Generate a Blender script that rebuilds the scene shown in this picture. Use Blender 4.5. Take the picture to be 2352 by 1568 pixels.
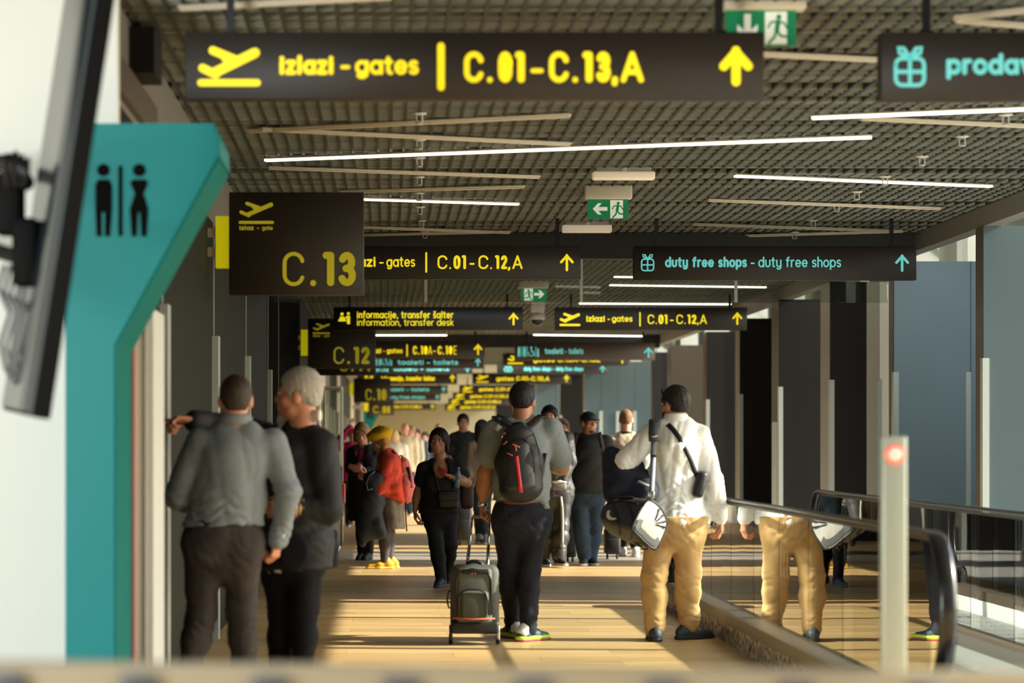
import bpy, bmesh, math, random
import numpy as np
from mathutils import Vector, Matrix, noise as mnoise
from mathutils.bvhtree import BVHTree

# ------------------------------------------------------------------ scene, camera, light
for o in list(bpy.data.objects):
    bpy.data.objects.remove(o)
SC = bpy.context.scene
COL = SC.collection
W, H = 2352, 1568
F = 85.0 / 36.0 * W          # focal length in pixels
VX, VY = 890.0, 1017.0       # vanishing point of the corridor
EYE = 1.38                   # camera height
cam_d = bpy.data.cameras.new('camera')
cam = bpy.data.objects.new('camera', cam_d)
COL.objects.link(cam)
cam.location = (0, 0, EYE)
cam.rotation_euler = (math.pi / 2, 0, 0)
cam_d.sensor_width = 36
cam_d.lens = 85
cam_d.shift_x = (W / 2 - VX) / W
cam_d.shift_y = (VY - H / 2) / W
cam_d.clip_start = 0.1
cam_d.clip_end = 600
cam_d.dof.use_dof = True
cam_d.dof.focus_distance = 21.0
cam_d.dof.aperture_fstop = 2.0
SC.camera = cam

SC.view_settings.view_transform = 'Standard'
SC.view_settings.look = 'None'
SC.view_settings.gamma = 1
SC.view_settings.use_curve_mapping = False
SC.view_settings.exposure = 0.0

SUN_E = math.radians(30)
SUN_TRAVEL = Vector((-math.cos(SUN_E), 0.065, -math.sin(SUN_E))).normalized()
world = bpy.data.worlds.new('world')
SC.world = world
world.use_nodes = True
nt = world.node_tree
bg = nt.nodes['Background']
sky = nt.nodes.new('ShaderNodeTexSky')
sky.sky_type = 'NISHITA'
sky.sun_disc = False
sky.sun_elevation = SUN_E
sky.sun_rotation = math.radians(94)
sky.dust_density = 2.0
nt.links.new(sky.outputs['Color'], bg.inputs['Color'])
bg.inputs['Strength'].default_value = 0.62

sun_d = bpy.data.lights.new('sun', 'SUN')
sun_d.energy = 13
sun_d.angle = math.radians(0.6)
sun_d.color = (1.0, 0.92, 0.79)
sun = bpy.data.objects.new('sun', sun_d)
COL.objects.link(sun)
sun.location = (30, 10, 20)
sun.rotation_euler = SUN_TRAVEL.to_track_quat('-Z', 'Y').to_euler()


def area_lamp(name, loc, size, energy, aim, color=(0.93, 1.0, 0.95)):
    d = bpy.data.lights.new(name, 'AREA')
    d.shape = 'RECTANGLE'
    d.size, d.size_y = size
    d.energy = energy
    d.color = color
    o = bpy.data.objects.new(name, d)
    COL.objects.link(o)
    o.location = loc
    o.rotation_euler = Vector(aim).to_track_quat('-Z', 'Y').to_euler()
    return o


# added fill lamps without fixtures: near the viewer, in a niche, along the pier
area_lamp('near_wall_fill', (-4.4, 2.6, 2.2), (2.4, 2.8), 570, (0.30, 0.95, -0.06), (0.94, 1.0, 1.0))  # made-up unseen lamp that brightens the white wall and teal portal
area_lamp('hall_fill', (2.0, 3.0, 3.3), (5.0, 4.0), 25, (0, 0.35, -1))  # added fill over the hall, has no fixture
area_lamp('niche_fill', (5.7, 22.4, 3.5), (0.7, 1.4), 40, (0, 0.35, -1), (0.85, 0.97, 1.0))  # added to brighten the second partition, has no fixture
for yy, en in ((31.0, 45), (52.0, 110), (70.0, 120), (90.0, 150)):
    area_lamp('pier_fill', (1.9, yy, 3.3), (4.0, 2.5), en, (0, 0, -1))  # added overhead fill, separate from the modelled light bars


# ------------------------------------------------------------------ helpers
def P(px, py, z):
    """world point seen at pixel (px, py) at depth z"""
    return Vector(((px - VX) * z / F, z, EYE - (py - VY) * z / F))


def lin(c):
    return tuple(((v / 255.0) / 12.92 if v / 255.0 <= 0.04045 else ((v / 255.0 + 0.055) / 1.055) ** 2.4) for v in c)


MATS = {}


def mat(name, rgb, rough=0.6, metal=0.0, emit=0.0, vary=0.0, scale=20.0, spec=0.5, stretch=(1, 1, 1), bump=0.0, coat=0.0):
    """principled material; rgb in sRGB 0-255; vary = noise variation of the colour; emit = emission strength"""
    if name in MATS:
        return MATS[name]
    m = bpy.data.materials.new(name)
    m.use_nodes = True
    t = m.node_tree
    b = t.nodes['Principled BSDF']
    c = lin(rgb)
    b.inputs['Base Color'].default_value = (*c, 1)
    b.inputs['Roughness'].default_value = rough
    b.inputs['Metallic'].default_value = metal
    b.inputs['Specular IOR Level'].default_value = spec
    if coat:
        b.inputs['Coat Weight'].default_value = coat
        b.inputs['Coat Roughness'].default_value = 0.1
    if emit:
        b.inputs['Emission Color'].default_value = (*c, 1)
        b.inputs['Emission Strength'].default_value = emit
    if vary or bump:
        tc = t.nodes.new('ShaderNodeTexCoord')
        mp = t.nodes.new('ShaderNodeMapping')
        mp.inputs['Scale'].default_value = stretch
        nz = t.nodes.new('ShaderNodeTexNoise')
        nz.inputs['Scale'].default_value = scale
        nz.inputs['Detail'].default_value = 4
        t.links.new(tc.outputs['Object'], mp.inputs['Vector'])
        t.links.new(mp.outputs['Vector'], nz.inputs['Vector'])
        if vary:
            cr = t.nodes.new('ShaderNodeValToRGB')
            cr.color_ramp.elements[0].position = 0.3
            cr.color_ramp.elements[1].position = 0.7
            cr.color_ramp.elements[0].color = (*[v * (1 - vary) for v in c], 1)
            cr.color_ramp.elements[1].color = (*[min(1, v * (1 + vary)) for v in c], 1)
            t.links.new(nz.outputs['Fac'], cr.inputs['Fac'])
            t.links.new(cr.outputs['Color'], b.inputs['Base Color'])
        if bump:
            bp = t.nodes.new('ShaderNodeBump')
            bp.inputs['Strength'].default_value = bump
            bp.inputs['Distance'].default_value = 0.01
            t.links.new(nz.outputs['Fac'], bp.inputs['Height'])
            t.links.new(bp.outputs['Normal'], b.inputs['Normal'])
    MATS[name] = m
    return m


def glass_mat(name, tint=(0.86, 0.93, 0.9), refl=1.0, rough=0.0, ior=1.5, wavy=0.0, graze=0.0):
    m = bpy.data.materials.new(name)
    m.use_nodes = True
    t = m.node_tree
    t.nodes.remove(t.nodes['Principled BSDF'])
    out = t.nodes['Material Output']
    tr = t.nodes.new('ShaderNodeBsdfTransparent')
    tr.inputs['Color'].default_value = (*tint, 1)
    gl = t.nodes.new('ShaderNodeBsdfGlossy')
    gl.inputs['Roughness'].default_value = rough
    gl.inputs['Color'].default_value = (refl, refl, refl, 1)
    fr = t.nodes.new('ShaderNodeFresnel')
    fr.inputs['IOR'].default_value = ior
    mx = t.nodes.new('ShaderNodeMixShader')
    if graze:      # laminated panes: more mirror at grazing angles
        lw = t.nodes.new('ShaderNodeLayerWeight')
        lw.inputs['Blend'].default_value = 0.5
        pw = t.nodes.new('ShaderNodeMath')
        pw.operation = 'POWER'
        pw.inputs[1].default_value = 5
        t.links.new(lw.outputs['Facing'], pw.inputs[0])
        ma = t.nodes.new('ShaderNodeMath')
        ma.operation = 'MULTIPLY_ADD'
        ma.use_clamp = True
        ma.inputs[1].default_value = graze
        t.links.new(pw.outputs[0], ma.inputs[0])
        t.links.new(fr.outputs['Fac'], ma.inputs[2])
        t.links.new(ma.outputs[0], mx.inputs['Fac'])
    else:
        t.links.new(fr.outputs['Fac'], mx.inputs['Fac'])
    t.links.new(tr.outputs['BSDF'], mx.inputs[1])
    t.links.new(gl.outputs['BSDF'], mx.inputs[2])
    if wavy:
        tc = t.nodes.new('ShaderNodeTexCoord')
        nz = t.nodes.new('ShaderNodeTexNoise')
        nz.inputs['Scale'].default_value = 1.3
        nz.inputs['Detail'].default_value = 1
        bp = t.nodes.new('ShaderNodeBump')
        bp.inputs['Strength'].default_value = wavy
        bp.inputs['Distance'].default_value = 0.02
        t.links.new(tc.outputs['Object'], nz.inputs['Vector'])
        t.links.new(nz.outputs['Fac'], bp.inputs['Height'])
        t.links.new(bp.outputs['Normal'], gl.inputs['Normal'])
        t.links.new(bp.outputs['Normal'], fr.inputs['Normal'])
    t.links.new(mx.outputs['Shader'], out.inputs['Surface'])
    MATS[name] = m
    return m


def tag(o, label=None, cat=None, group=None, kind=None):
    if label: o['label'] = label
    if cat: o['category'] = cat
    if group: o['group'] = group
    if kind: o['kind'] = kind
    return o


def empty(name, loc=(0, 0, 0), rz=0.0):
    o = bpy.data.objects.new(name, None)
    COL.objects.link(o)
    o.location = loc
    o.rotation_euler = (0, 0, rz)
    return o


def link(name, me, m=None, parent=None, loc=None):
    o = bpy.data.objects.new(name, me)
    COL.objects.link(o)
    if m is not None and not me.materials:
        me.materials.append(m)
    if parent is not None:
        o.parent = parent
        base = wloc(parent)
        if loc is None:      # meshes are written in world coordinates: undo the parent's place
            o.location = -base
        else:
            o.location = Vector(loc) - base
    elif loc is not None:
        o.location = loc
    return o


def wloc(o):
    v = Vector(o.location)
    while o.parent is not None:
        o = o.parent
        v = v + Vector(o.location)
    return v


class MB:
    """collects shapes for one mesh"""
    def __init__(self):
        self.v, self.f, self.smooth = [], [], []

    def raw(self, vs, fs, smooth=False):
        n = len(self.v)
        self.v += [tuple(p) for p in vs]
        self.f += [tuple(i + n for i in q) for q in fs]
        self.smooth += [smooth] * len(fs)
        return self

    def box(self, x0, x1, y0, y1, z0, z1):
        vs = [(x, y, z) for z in (z0, z1) for y in (y0, y1) for x in (x0, x1)]
        return self.raw(vs, [(0, 2, 3, 1), (4, 5, 7, 6), (0, 1, 5, 4), (2, 6, 7, 3), (0, 4, 6, 2), (1, 3, 7, 5)])

    def rbox(self, c, s, r=0.02, seg=3, M=None, taper=None):
        """rounded box, centre c, size s, rotation M (3x3); taper(v)->v on local coordinates"""
        bm = bmesh.new()
        bmesh.ops.create_cube(bm, size=1)
        for v in bm.verts:
            v.co = Vector((v.co.x * s[0], v.co.y * s[1], v.co.z * s[2]))
        bmesh.ops.bevel(bm, geom=bm.edges[:], offset=min(r, min(s) * 0.49), segments=seg, profile=0.5, affect='EDGES')
        bm.verts.index_update()
        vs = []
        for v in bm.verts:
            p = v.co.copy()
            if taper: p = taper(p)
            if M is not None: p = M @ p
            vs.append(p + Vector(c))
        fs = [[v.index for v in f.verts] for f in bm.faces]
        bm.free()
        return self.raw(vs, fs, True)

    def tube(self, pts, r, n=8, closed=False, caps=True, flat=1.0):
        pts = [Vector(p) for p in pts]
        m = len(pts)
        rs = r if isinstance(r, (list, tuple)) else [r] * m
        vs, fs = [], []
        up = None
        for i, p in enumerate(pts):
            a = pts[(i - 1) % m] if (closed or i > 0) else p
            b = pts[(i + 1) % m] if (closed or i < m - 1) else p
            d = (b - a).normalized()
            if up is None:
                up = Vector((0, 0, 1)) if abs(d.z) < 0.9 else Vector((1, 0, 0))
            u = (up - d * up.dot(d))
            u = u.normalized() if u.length > 1e-6 else Vector((1, 0, 0))
            up = u
            w = d.cross(u)
            for k in range(n):
                t = 2 * math.pi * k / n
                vs.append(p + (u * math.cos(t) * flat + w * math.sin(t)) * rs[i])
        for i in range(m if closed else m - 1):
            j = (i + 1) % m
            for k in range(n):
                l = (k + 1) % n
                fs.append((i * n + k, i * n + l, j * n + l, j * n + k))
        if caps and not closed:
            fs.append(tuple(range(n - 1, -1, -1)))
            fs.append(tuple((m - 1) * n + k for k in range(n)))
        return self.raw(vs, fs, True)

    def prism(self, poly, y0, y1):
        """polygon in (x, z) extruded along y"""
        n = len(poly)
        vs = [(x, y0, z) for x, z in poly] + [(x, y1, z) for x, z in poly]
        fs = [tuple(range(n)), tuple(range(2 * n - 1, n - 1, -1))]
        fs += [((i + 1) % n, i, n + i, n + (i + 1) % n) for i in range(n)]
        return self.raw(vs, fs)

    def lathe(self, prof, c, n=16, M=None):
        vs, fs = [], []
        for r, z in prof:
            for k in range(n):
                t = 2 * math.pi * k / n
                p = Vector((r * math.cos(t), r * math.sin(t), z))
                if M is not None: p = M @ p
                vs.append(p + Vector(c))
        for i in range(len(prof) - 1):
            for k in range(n):
                l = (k + 1) % n
                fs.append((i * n + k, i * n + l, (i + 1) * n + l, (i + 1) * n + k))
        fs.append(tuple(range(n - 1, -1, -1)))
        fs.append(tuple((len(prof) - 1) * n + k for k in range(n)))
        return self.raw(vs, fs, True)

    def ball(self, c, r, n=12, M=None):
        r = r if isinstance(r, (tuple, list)) else (r, r, r)
        vs, fs = [], []
        m = max(6, n * 2 // 3)
        for i in range(m + 1):
            a = math.pi * i / m
            for k in range(n):
                t = 2 * math.pi * k / n
                p = Vector((r[0] * math.sin(a) * math.cos(t), r[1] * math.sin(a) * math.sin(t), r[2] * math.cos(a)))
                if M is not None: p = M @ p
                vs.append(p + Vector(c))
        for i in range(m):
            for k in range(n):
                l = (k + 1) % n
                fs.append((i * n + k, (i + 1) * n + k, (i + 1) * n + l, i * n + l))
        return self.raw(vs, fs, True)

    def strip(self, pts, width, thick=0.004, out=(0, -1, 0), side=None):
        """flat band along pts, thick along `out`"""
        pts = [Vector(p) for p in pts]
        out = Vector(out).normalized()
        vs, fs = [], []
        m = len(pts)
        ws = width if isinstance(width, (list, tuple)) else [width] * m
        for i, p in enumerate(pts):
            d = (pts[min(i + 1, m - 1)] - pts[max(i - 1, 0)]).normalized()
            s = d.cross(out)
            s = s.normalized() if s.length > 1e-6 else Vector((1, 0, 0))
            if side is not None: s = Vector(side)
            h = s * ws[i] / 2
            vs += [p - h, p + h, p + h + out * thick, p - h + out * thick]
        for i in range(m - 1):
            a, b = i * 4, i * 4 + 4
            fs += [(a, a + 1, b + 1, b), (a + 1, a + 2, b + 2, b + 1), (a + 2, a + 3, b + 3, b + 2), (a + 3, a, b, b + 3)]
        fs += [(3, 2, 1, 0), tuple((m - 1) * 4 + k for k in range(4))]
        return self.raw(vs, fs, True)

    def mesh(self, name):
        me = bpy.data.meshes.new(name)
        me.from_pydata(self.v, [], self.f)
        me.polygons.foreach_set('use_smooth', self.smooth)
        me.update()
        return me

    def build(self, name, m, parent=None, smooth_angle=None):
        me = self.mesh(name)
        o = link(name, me, m, parent)
        return o

    def bvh(self):
        return BVHTree.FromPolygons([tuple(v) for v in self.v], self.f)


def fix_normals(o):
    bm = bmesh.new()
    bm.from_mesh(o.data)
    bmesh.ops.recalc_face_normals(bm, faces=bm.faces[:])
    bm.to_mesh(o.data)
    bm.free()


def dense(pts, n=6):
    """smooth curve through pixel points"""
    out = []
    m = len(pts)
    for i in range(m - 1):
        p = [Vector(pts[min(max(i + q, 0), m - 1)]) for q in (-1, 0, 1, 2)]
        for a in range(n):
            u = a / n
            v = .5 * ((2 * p[1]) + (p[2] - p[0]) * u + (2 * p[0] - 5 * p[1] + 4 * p[2] - p[3]) * u * u + (3 * p[1] - p[0] - 3 * p[2] + p[3]) * u ** 3)
            out.append(tuple(v))
    out.append(tuple(pts[-1]))
    return out


def cast(px, py, bvhs, off=0.004, z=None):
    """point on the surface met by the sight line through a pixel, lifted by off"""
    o = Vector((0, 0, EYE))
    d = (P(px, py, 1.0) - o).normalized()
    best = None
    for b in bvhs:
        h = b.ray_cast(o, d)
        if h[0] is not None and (best is None or h[3] < best):
            best = h[3]
    if best is None:
        return P(px, py, z) if z else None
    return o + d * (best - off)


# ------------------------------------------------------------------ distance-field bodies (smooth unions of tapered limbs)
def c_(a, b, ra, rb=None):
    return ('c', np.array(a, float), np.array(b, float), ra, ra if rb is None else rb)


def e_(c, R, r):
    return ('e', np.array(c, float), np.array(R, float), np.array(r, float))


def f_(a, b, r0, r1, u):
    return ('f', np.array(a, float), np.array(b, float), r0, r1, np.array(u, float))


def pbox(p):
    if p[0] == 'c':
        r = max(p[3], p[4])
        return np.minimum(p[1], p[2]) - r, np.maximum(p[1], p[2]) + r
    if p[0] == 'e':
        r = max(p[3])
        return p[1] - r, p[1] + r
    r = max(max(p[3]), max(p[4]))
    return np.minimum(p[1], p[2]) - r, np.maximum(p[1], p[2]) + r


def pdist(p, X, Y, Z):
    if p[0] == 'e':
        q = np.stack((X - p[1][0], Y - p[1][1], Z - p[1][2]), -1) @ p[2].T
        q1 = q / p[3]
        k0 = np.sqrt((q1 ** 2).sum(-1)) + 1e-9
        k1 = np.sqrt(((q1 / p[3]) ** 2).sum(-1)) + 1e-9
        return k0 * (k0 - 1) / k1
    a, b = p[1], p[2]
    w = b - a
    L = np.linalg.norm(w) + 1e-9
    w = w / L
    dx, dy, dz = X - a[0], Y - a[1], Z - a[2]
    t = (dx * w[0] + dy * w[1] + dz * w[2]) / L
    t = np.clip(t, 0, 1)
    qx, qy, qz = dx - t * L * w[0], dy - t * L * w[1], dz - t * L * w[2]
    if p[0] == 'c':
        return np.sqrt(qx * qx + qy * qy + qz * qz) - (p[3] + t * (p[4] - p[3]))
    u = p[5] - w * p[5].dot(w)
    u = u / (np.linalg.norm(u) + 1e-9)
    v = np.cross(w, u)
    rx = p[3][0] + t * (p[4][0] - p[3][0])
    ry = p[3][1] + t * (p[4][1] - p[3][1])
    rr = np.minimum(rx, ry)
    qu = qx * u[0] + qy * u[1] + qz * u[2]
    qv = qx * v[0] + qy * v[1] + qz * v[2]
    qw = qx * w[0] + qy * w[1] + qz * w[2]
    return (np.sqrt((qu / rx) ** 2 + (qv / ry) ** 2 + (qw / rr) ** 2) - 1) * rr


def field_mesh(prims, vox, k=0.03, subs=(), cuts=(), fold=0.0, foldk=60.0, seed=0, ksub=0.01, late=(), slim=(1, 1, 1), bunch=(), klate=None):
    """mesh (verts, faces) of a smooth union of prims, minus subs, cut by half spaces (point, outward normal)"""
    late = list(late)
    lo = np.min([pbox(p)[0] for p in prims + late], 0) - 3 * vox - fold
    hi = np.max([pbox(p)[1] for p in prims + late], 0) + 3 * vox + fold
    n = np.ceil((hi - lo) / vox).astype(int) + 1
    G = np.full(n, 0.25, np.float32)
    ax = [lo[i] + vox * np.arange(n[i]) for i in range(3)]

    def sub_box(p, m):
        a, b = pbox(p)
        i0 = np.maximum(((a - m - lo) / vox).astype(int), 0)
        i1 = np.minimum(((b + m - lo) / vox).astype(int) + 2, n)
        return tuple(slice(i0[i], i1[i]) for i in range(3))

    def coords(s):
        return np.meshgrid(ax[0][s[0]], ax[1][s[1]], ax[2][s[2]], indexing='ij')
    def unite(ps, k=k):
        for p in ps:
            s = sub_box(p, k + 2 * vox + fold)
            d = pdist(p, *coords(s))
            g = G[s]
            h = np.maximum(k - np.abs(g - d), 0) / k
            G[s] = np.minimum(g, d) - h * h * k * 0.25
    unite(prims)
    if late and cuts:
        X, Y, Z = np.meshgrid(*ax, indexing='ij')
        for pt, nr in cuts:
            G = np.maximum(G, (X - pt[0]) * nr[0] + (Y - pt[1]) * nr[1] + (Z - pt[2]) * nr[2])
        cuts = ()
    unite(late, klate or k)
    if fold:
        X, Y, Z = np.meshgrid(*ax, indexing='ij')
        rg = np.random.RandomState(seed)
        wv = np.zeros_like(X)
        for i in range(5):
            d = rg.normal(size=3) * np.array(slim)
            d /= np.linalg.norm(d)
            ph = rg.uniform(0, 6.28)
            e = rg.normal(size=3)
            q = (X * d[0] + Y * d[1] + Z * d[2]) * foldk * rg.uniform(0.5, 1.3)
            q = q + 1.5 * np.sin((X * e[0] + Y * e[1] + Z * e[2]) * foldk * 0.22 + ph)
            wv += (0.55 - np.abs(np.sin(q * 0.5 + ph)) ** 0.7) * rg.uniform(0.5, 1.1)   # rounded folds, sharp creases
        G += (fold * 0.75 * wv).astype(np.float32)
    for pt, axis, R, amp, wl in bunch:      # gathered cloth around a bend
        s = tuple(slice(max(0, int((pt[i] - 2.2 * R - lo[i]) / vox)), max(1, int((pt[i] + 2.2 * R - lo[i]) / vox) + 2)) for i in range(3))
        X, Y, Z = coords(s)
        dx, dy, dz = X - pt[0], Y - pt[1], Z - pt[2]
        r2 = (dx * dx + dy * dy + dz * dz) / (R * R)
        t = dx * axis[0] + dy * axis[1] + dz * axis[2]
        q = t * 6.283 / wl + 2.2 * np.sin(dx * 27 + dy * 21 + dz * 7 + 40 * pt[0]) + 1.1 * np.sin(dx * 61 - dy * 33 - dz * 37)
        G[s] += (amp * (np.abs(np.sin(q * .5)) ** .7 - .6) * -1.3 * np.exp(-r2)).astype(np.float32)
    for p in subs:
        s = sub_box(p, ksub + 2 * vox)
        d = -pdist(p, *coords(s))
        g = G[s]
        h = np.maximum(ksub - np.abs(g - d), 0) / ksub
        G[s] = np.maximum(g, d) + h * h * ksub * 0.25
    if cuts:
        X, Y, Z = np.meshgrid(*ax, indexing='ij')
        for pt, nr in cuts:
            G = np.maximum(G, (X - pt[0]) * nr[0] + (Y - pt[1]) * nr[1] + (Z - pt[2]) * nr[2])
    # naive surface nets
    for a in range(3):      # closed at the border
        idx = [slice(None)] * 3
        for e in (0, -1):
            idx[a] = e
            G[tuple(idx)] = np.maximum(G[tuple(idx)], vox)
    S = G < 0
    cs = tuple(m - 1 for m in n)
    acc = np.zeros(cs + (3,), np.float32)
    cnt = np.zeros(cs, np.float32)
    for a in range(3):
        b, c = [i for i in range(3) if i != a]
        for ob in (0, 1):
            for oc in (0, 1):
                sa = [None] * 3
                sa[b] = slice(ob, ob + cs[b])
                sa[c] = slice(oc, oc + cs[c])
                s0, s1 = list(sa), list(sa)
                s0[a] = slice(0, cs[a])
                s1[a] = slice(1, cs[a] + 1)
                va, vb = G[tuple(s0)], G[tuple(s1)]
                m = (va < 0) != (vb < 0)
                if not m.any():
                    continue
                ii = np.nonzero(m)
                t = va[ii] / (va[ii] - vb[ii])
                acc[ii + (a,)] += t
                acc[ii + (b,)] += ob
                acc[ii + (c,)] += oc
                cnt[ii] += 1
    act = cnt > 0
    idn = -np.ones(cs, np.int64)
    ii = np.nonzero(act)
    idn[ii] = np.arange(len(ii[0]))
    V = (np.stack(ii, -1) + acc[ii] / cnt[ii][:, None]) * vox + lo
    faces = []
    for a in range(3):
        b, c = (a + 1) % 3, (a + 2) % 3
        s0 = [slice(None)] * 3
        s1 = [slice(None)] * 3
        s0[a] = slice(0, n[a] - 1)
        s1[a] = slice(1, n[a])
        A, B = S[tuple(s0)], S[tuple(s1)]
        d = A != B
        e = np.array(np.nonzero(d)).T
        if not len(e):
            continue
        ok = (e[:, b] > 0) & (e[:, c] > 0) & (e[:, b] < n[b] - 1) & (e[:, c] < n[c] - 1)
        e = e[ok]
        inside = A[tuple(e.T)]
        def cell(db, dc):
            q = e.copy()
            q[:, b] += db
            q[:, c] += dc
            return idn[tuple(q.T)]
        q = np.stack((cell(-1, -1), cell(0, -1), cell(0, 0), cell(-1, 0)), -1)
        q[~inside] = q[~inside][:, ::-1]
        faces.append(q)
    Fc = np.concatenate(faces) if faces else np.zeros((0, 4), int)
    return V, Fc


def np_mesh(name, parts):
    vs, fs, n = [], [], 0
    for V, Fc in parts:
        vs.append(V)
        fs.append(Fc + n)
        n += len(V)
    V = np.concatenate(vs)
    Fc = np.concatenate(fs)
    me = bpy.data.meshes.new(name)
    me.vertices.add(len(V))
    me.vertices.foreach_set('co', V.astype(np.float32).ravel())
    me.loops.add(len(Fc) * 4)
    me.loops.foreach_set('vertex_index', Fc.astype(np.int32).ravel())
    me.polygons.add(len(Fc))
    me.polygons.foreach_set('loop_start', np.arange(0, len(Fc) * 4, 4, dtype=np.int32))
    me.polygons.foreach_set('loop_total', np.full(len(Fc), 4, np.int32))
    me.polygons.foreach_set('use_smooth', np.ones(len(Fc), bool))
    me.update(calc_edges=True)
    me.validate()
    return me


def np_bvh(parts):
    vs, fs, n = [], [], 0
    for V, Fc in parts:
        vs += [tuple(v) for v in V.tolist()]
        fs += [tuple(q) for q in (Fc + n).tolist()]
        n += len(V)
    return BVHTree.FromPolygons(vs, fs)


def field_obj(name, m, parent, prims, vox, **kw):
    part = field_mesh(prims, vox, **kw)
    return link(name, np_mesh(name, [part]), m, parent), part


# ------------------------------------------------------------------ stroke lettering (rounded sign face, single-storey a)
def arc(cx, cy, rx, ry, a0, a1, n=10):
    return [(cx + rx * math.cos(math.radians(a0 + (a1 - a0) * i / n)), cy + ry * math.sin(math.radians(a0 + (a1 - a0) * i / n))) for i in range(n + 1)]


XH = 0.68
_O = arc(.29, XH / 2, .28, XH / 2, 0, 360, 20)
GL = {
    'i': (.12, [[(.06, 0), (.06, XH)], [(.06, .92), (.06, .93)]]),
    'j': (.16, [arc(-.02, -.14, .12, .14, -80, 0, 5) + [(.10, XH)], [(.10, .92), (.10, .93)]]),
    'l': (.12, [[(.06, 0), (.06, 1)]]),
    'z': (.44, [[(.02, XH), (.42, XH)], [(.42, XH), (.02, 0)], [(.02, 0), (.42, 0)]]),
    'a': (.60, [_O, [(.57, XH), (.57, 0)]]),
    'd': (.60, [_O, [(.57, 1), (.57, 0)]]),
    'g': (.60, [_O, [(.57, XH), (.57, 0)] + arc(.30, 0, .27, .26, 0, -140, 8)]),
    'p': (.60, [[(p[0] + .02, p[1]) for p in _O], [(.03, XH), (.03, -.28)]]),
    'o': (.58, [_O]),
    'e': (.58, [[(.02, XH / 2 + .0), (.56, XH / 2)] , arc(.29, XH / 2, .27, XH / 2, 0, 320, 16)]),
    'c': (.50, [arc(.29, XH / 2, .28, XH / 2, 48, 312, 14)]),
    's': (.42, [arc(.21, XH * .75, .18, XH * .25, 35, 270, 9) + arc(.21, XH * .25, .19, XH * .25, 90, -145, 9)]),
    't': (.36, [[(.15, .92)] + [(.15, .16)] + arc(.30, .16, .15, .16, 180, 275, 6), [(.0, XH), (.32, XH)]]),
    'f': (.36, [[(.13, 0), (.13, .82)] + arc(.29, .82, .16, .17, 180, 80, 6), [(.0, XH), (.32, XH)]]),
    'u': (.54, [[(.03, XH), (.03, .25)] + arc(.27, .25, .24, .25, 180, 360, 10) + [(.51, XH)]]),
    'y': (.54, [[(.03, XH), (.03, .25)] + arc(.27, .25, .24, .25, 180, 360, 10), [(.51, XH), (.51, 0)] + arc(.26, 0, .25, .26, 0, -140, 8)]),
    'r': (.34, [[(.04, 0), (.04, XH)], arc(.28, XH - .25, .24, .25, 180, 80, 6)]),
    'n': (.52, [[(.04, 0), (.04, XH)], arc(.27, XH - .24, .23, .24, 180, 0, 10) + [(.50, 0)]]),
    'h': (.52, [[(.04, 0), (.04, 1)], arc(.27, XH - .24, .23, .24, 180, 0, 10) + [(.50, 0)]]),
    'm': (.86, [[(.04, 0), (.04, XH)], arc(.24, XH - .2, .20, .2, 180, 0, 8) + [(.44, 0)], arc(.64, XH - .2, .20, .2, 180, 0, 8) + [(.84, 0)]]),
    'k': (.46, [[(.04, 0), (.04, 1)], [(.42, XH), (.06, .28)], [(.18, .38), (.44, 0)]]),
    'v': (.50, [[(.02, XH), (.25, 0)], [(.25, 0), (.48, XH)]]),
    'w': (.76, [[(.02, XH), (.2, 0)], [(.2, 0), (.38, XH)], [(.38, XH), (.56, 0)], [(.56, 0), (.74, XH)]]),
    'b': (.60, [[(p[0] + .02, p[1]) for p in _O], [(.03, 1), (.03, 0)]]),
    'C': (.62, [[(.60, .76)] + arc(.32, .70, .29, .30, 15, 180, 10) + arc(.32, .30, .29, .30, 180, 345, 10)]),
    'A': (.66, [[(.02, 0), (.33, 1)], [(.33, 1), (.64, 0)], [(.14, .30), (.52, .30)]]),
    'E': (.50, [[(.05, 0), (.05, 1)], [(.05, 1), (.46, 1)], [(.05, .5), (.42, .5)], [(.05, 0), (.46, 0)]]),
    'B': (.54, [[(.05, 0), (.05, 1)], [(.05, 1), (.26, 1)] + arc(.26, .76, .22, .24, 90, -90, 8) + [(.05, .52)], arc(.28, .26, .24, .26, 90, -90, 8) + [(.05, 0)]]),
    '0': (.58, [arc(.29, .68, .26, .32, 0, 180, 10) + arc(.29, .32, .26, .32, 180, 360, 10) + [(.55, .68)]]),
    '1': (.32, [[(.04, 1), (.24, 1)], [(.24, 1), (.24, 0)]]),
    '2': (.54, [arc(.27, .73, .24, .27, 165, -20, 9) + [(.05, .02)], [(.05, 0), (.50, 0)]]),
    '3': (.54, [arc(.26, .75, .22, .25, 155, -70, 9), arc(.26, .26, .25, .26, 80, -155, 10), [(.22, .52), (.32, .52)]]),
    '7': (.50, [[(.04, 1), (.46, 1)], [(.46, 1), (.18, 0)]]),
    '8': (.56, [arc(.28, .76, .21, .24, 0, 360, 16), arc(.28, .26, .25, .26, 0, 360, 16)]),
    '9': (.56, [arc(.28, .70, .25, .30, 0, 360, 16), [(.53, .70), (.53, .34)] + arc(.29, .30, .24, .30, 0, -140, 8)]),
    '-': (.40, [[(.04, .36), (.36, .36)]]),
    '.': (.12, [[(.06, .0), (.06, .01)]]),
    ',': (.16, [[(.10, .02), (.04, -.14)]]),
    ' ': (.22, []),
}
GL['š'] = (.42, GL['s'][1] + [[(.08, 1.0), (.21, .86)], [(.21, .86), (.34, 1.0)]])


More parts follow.
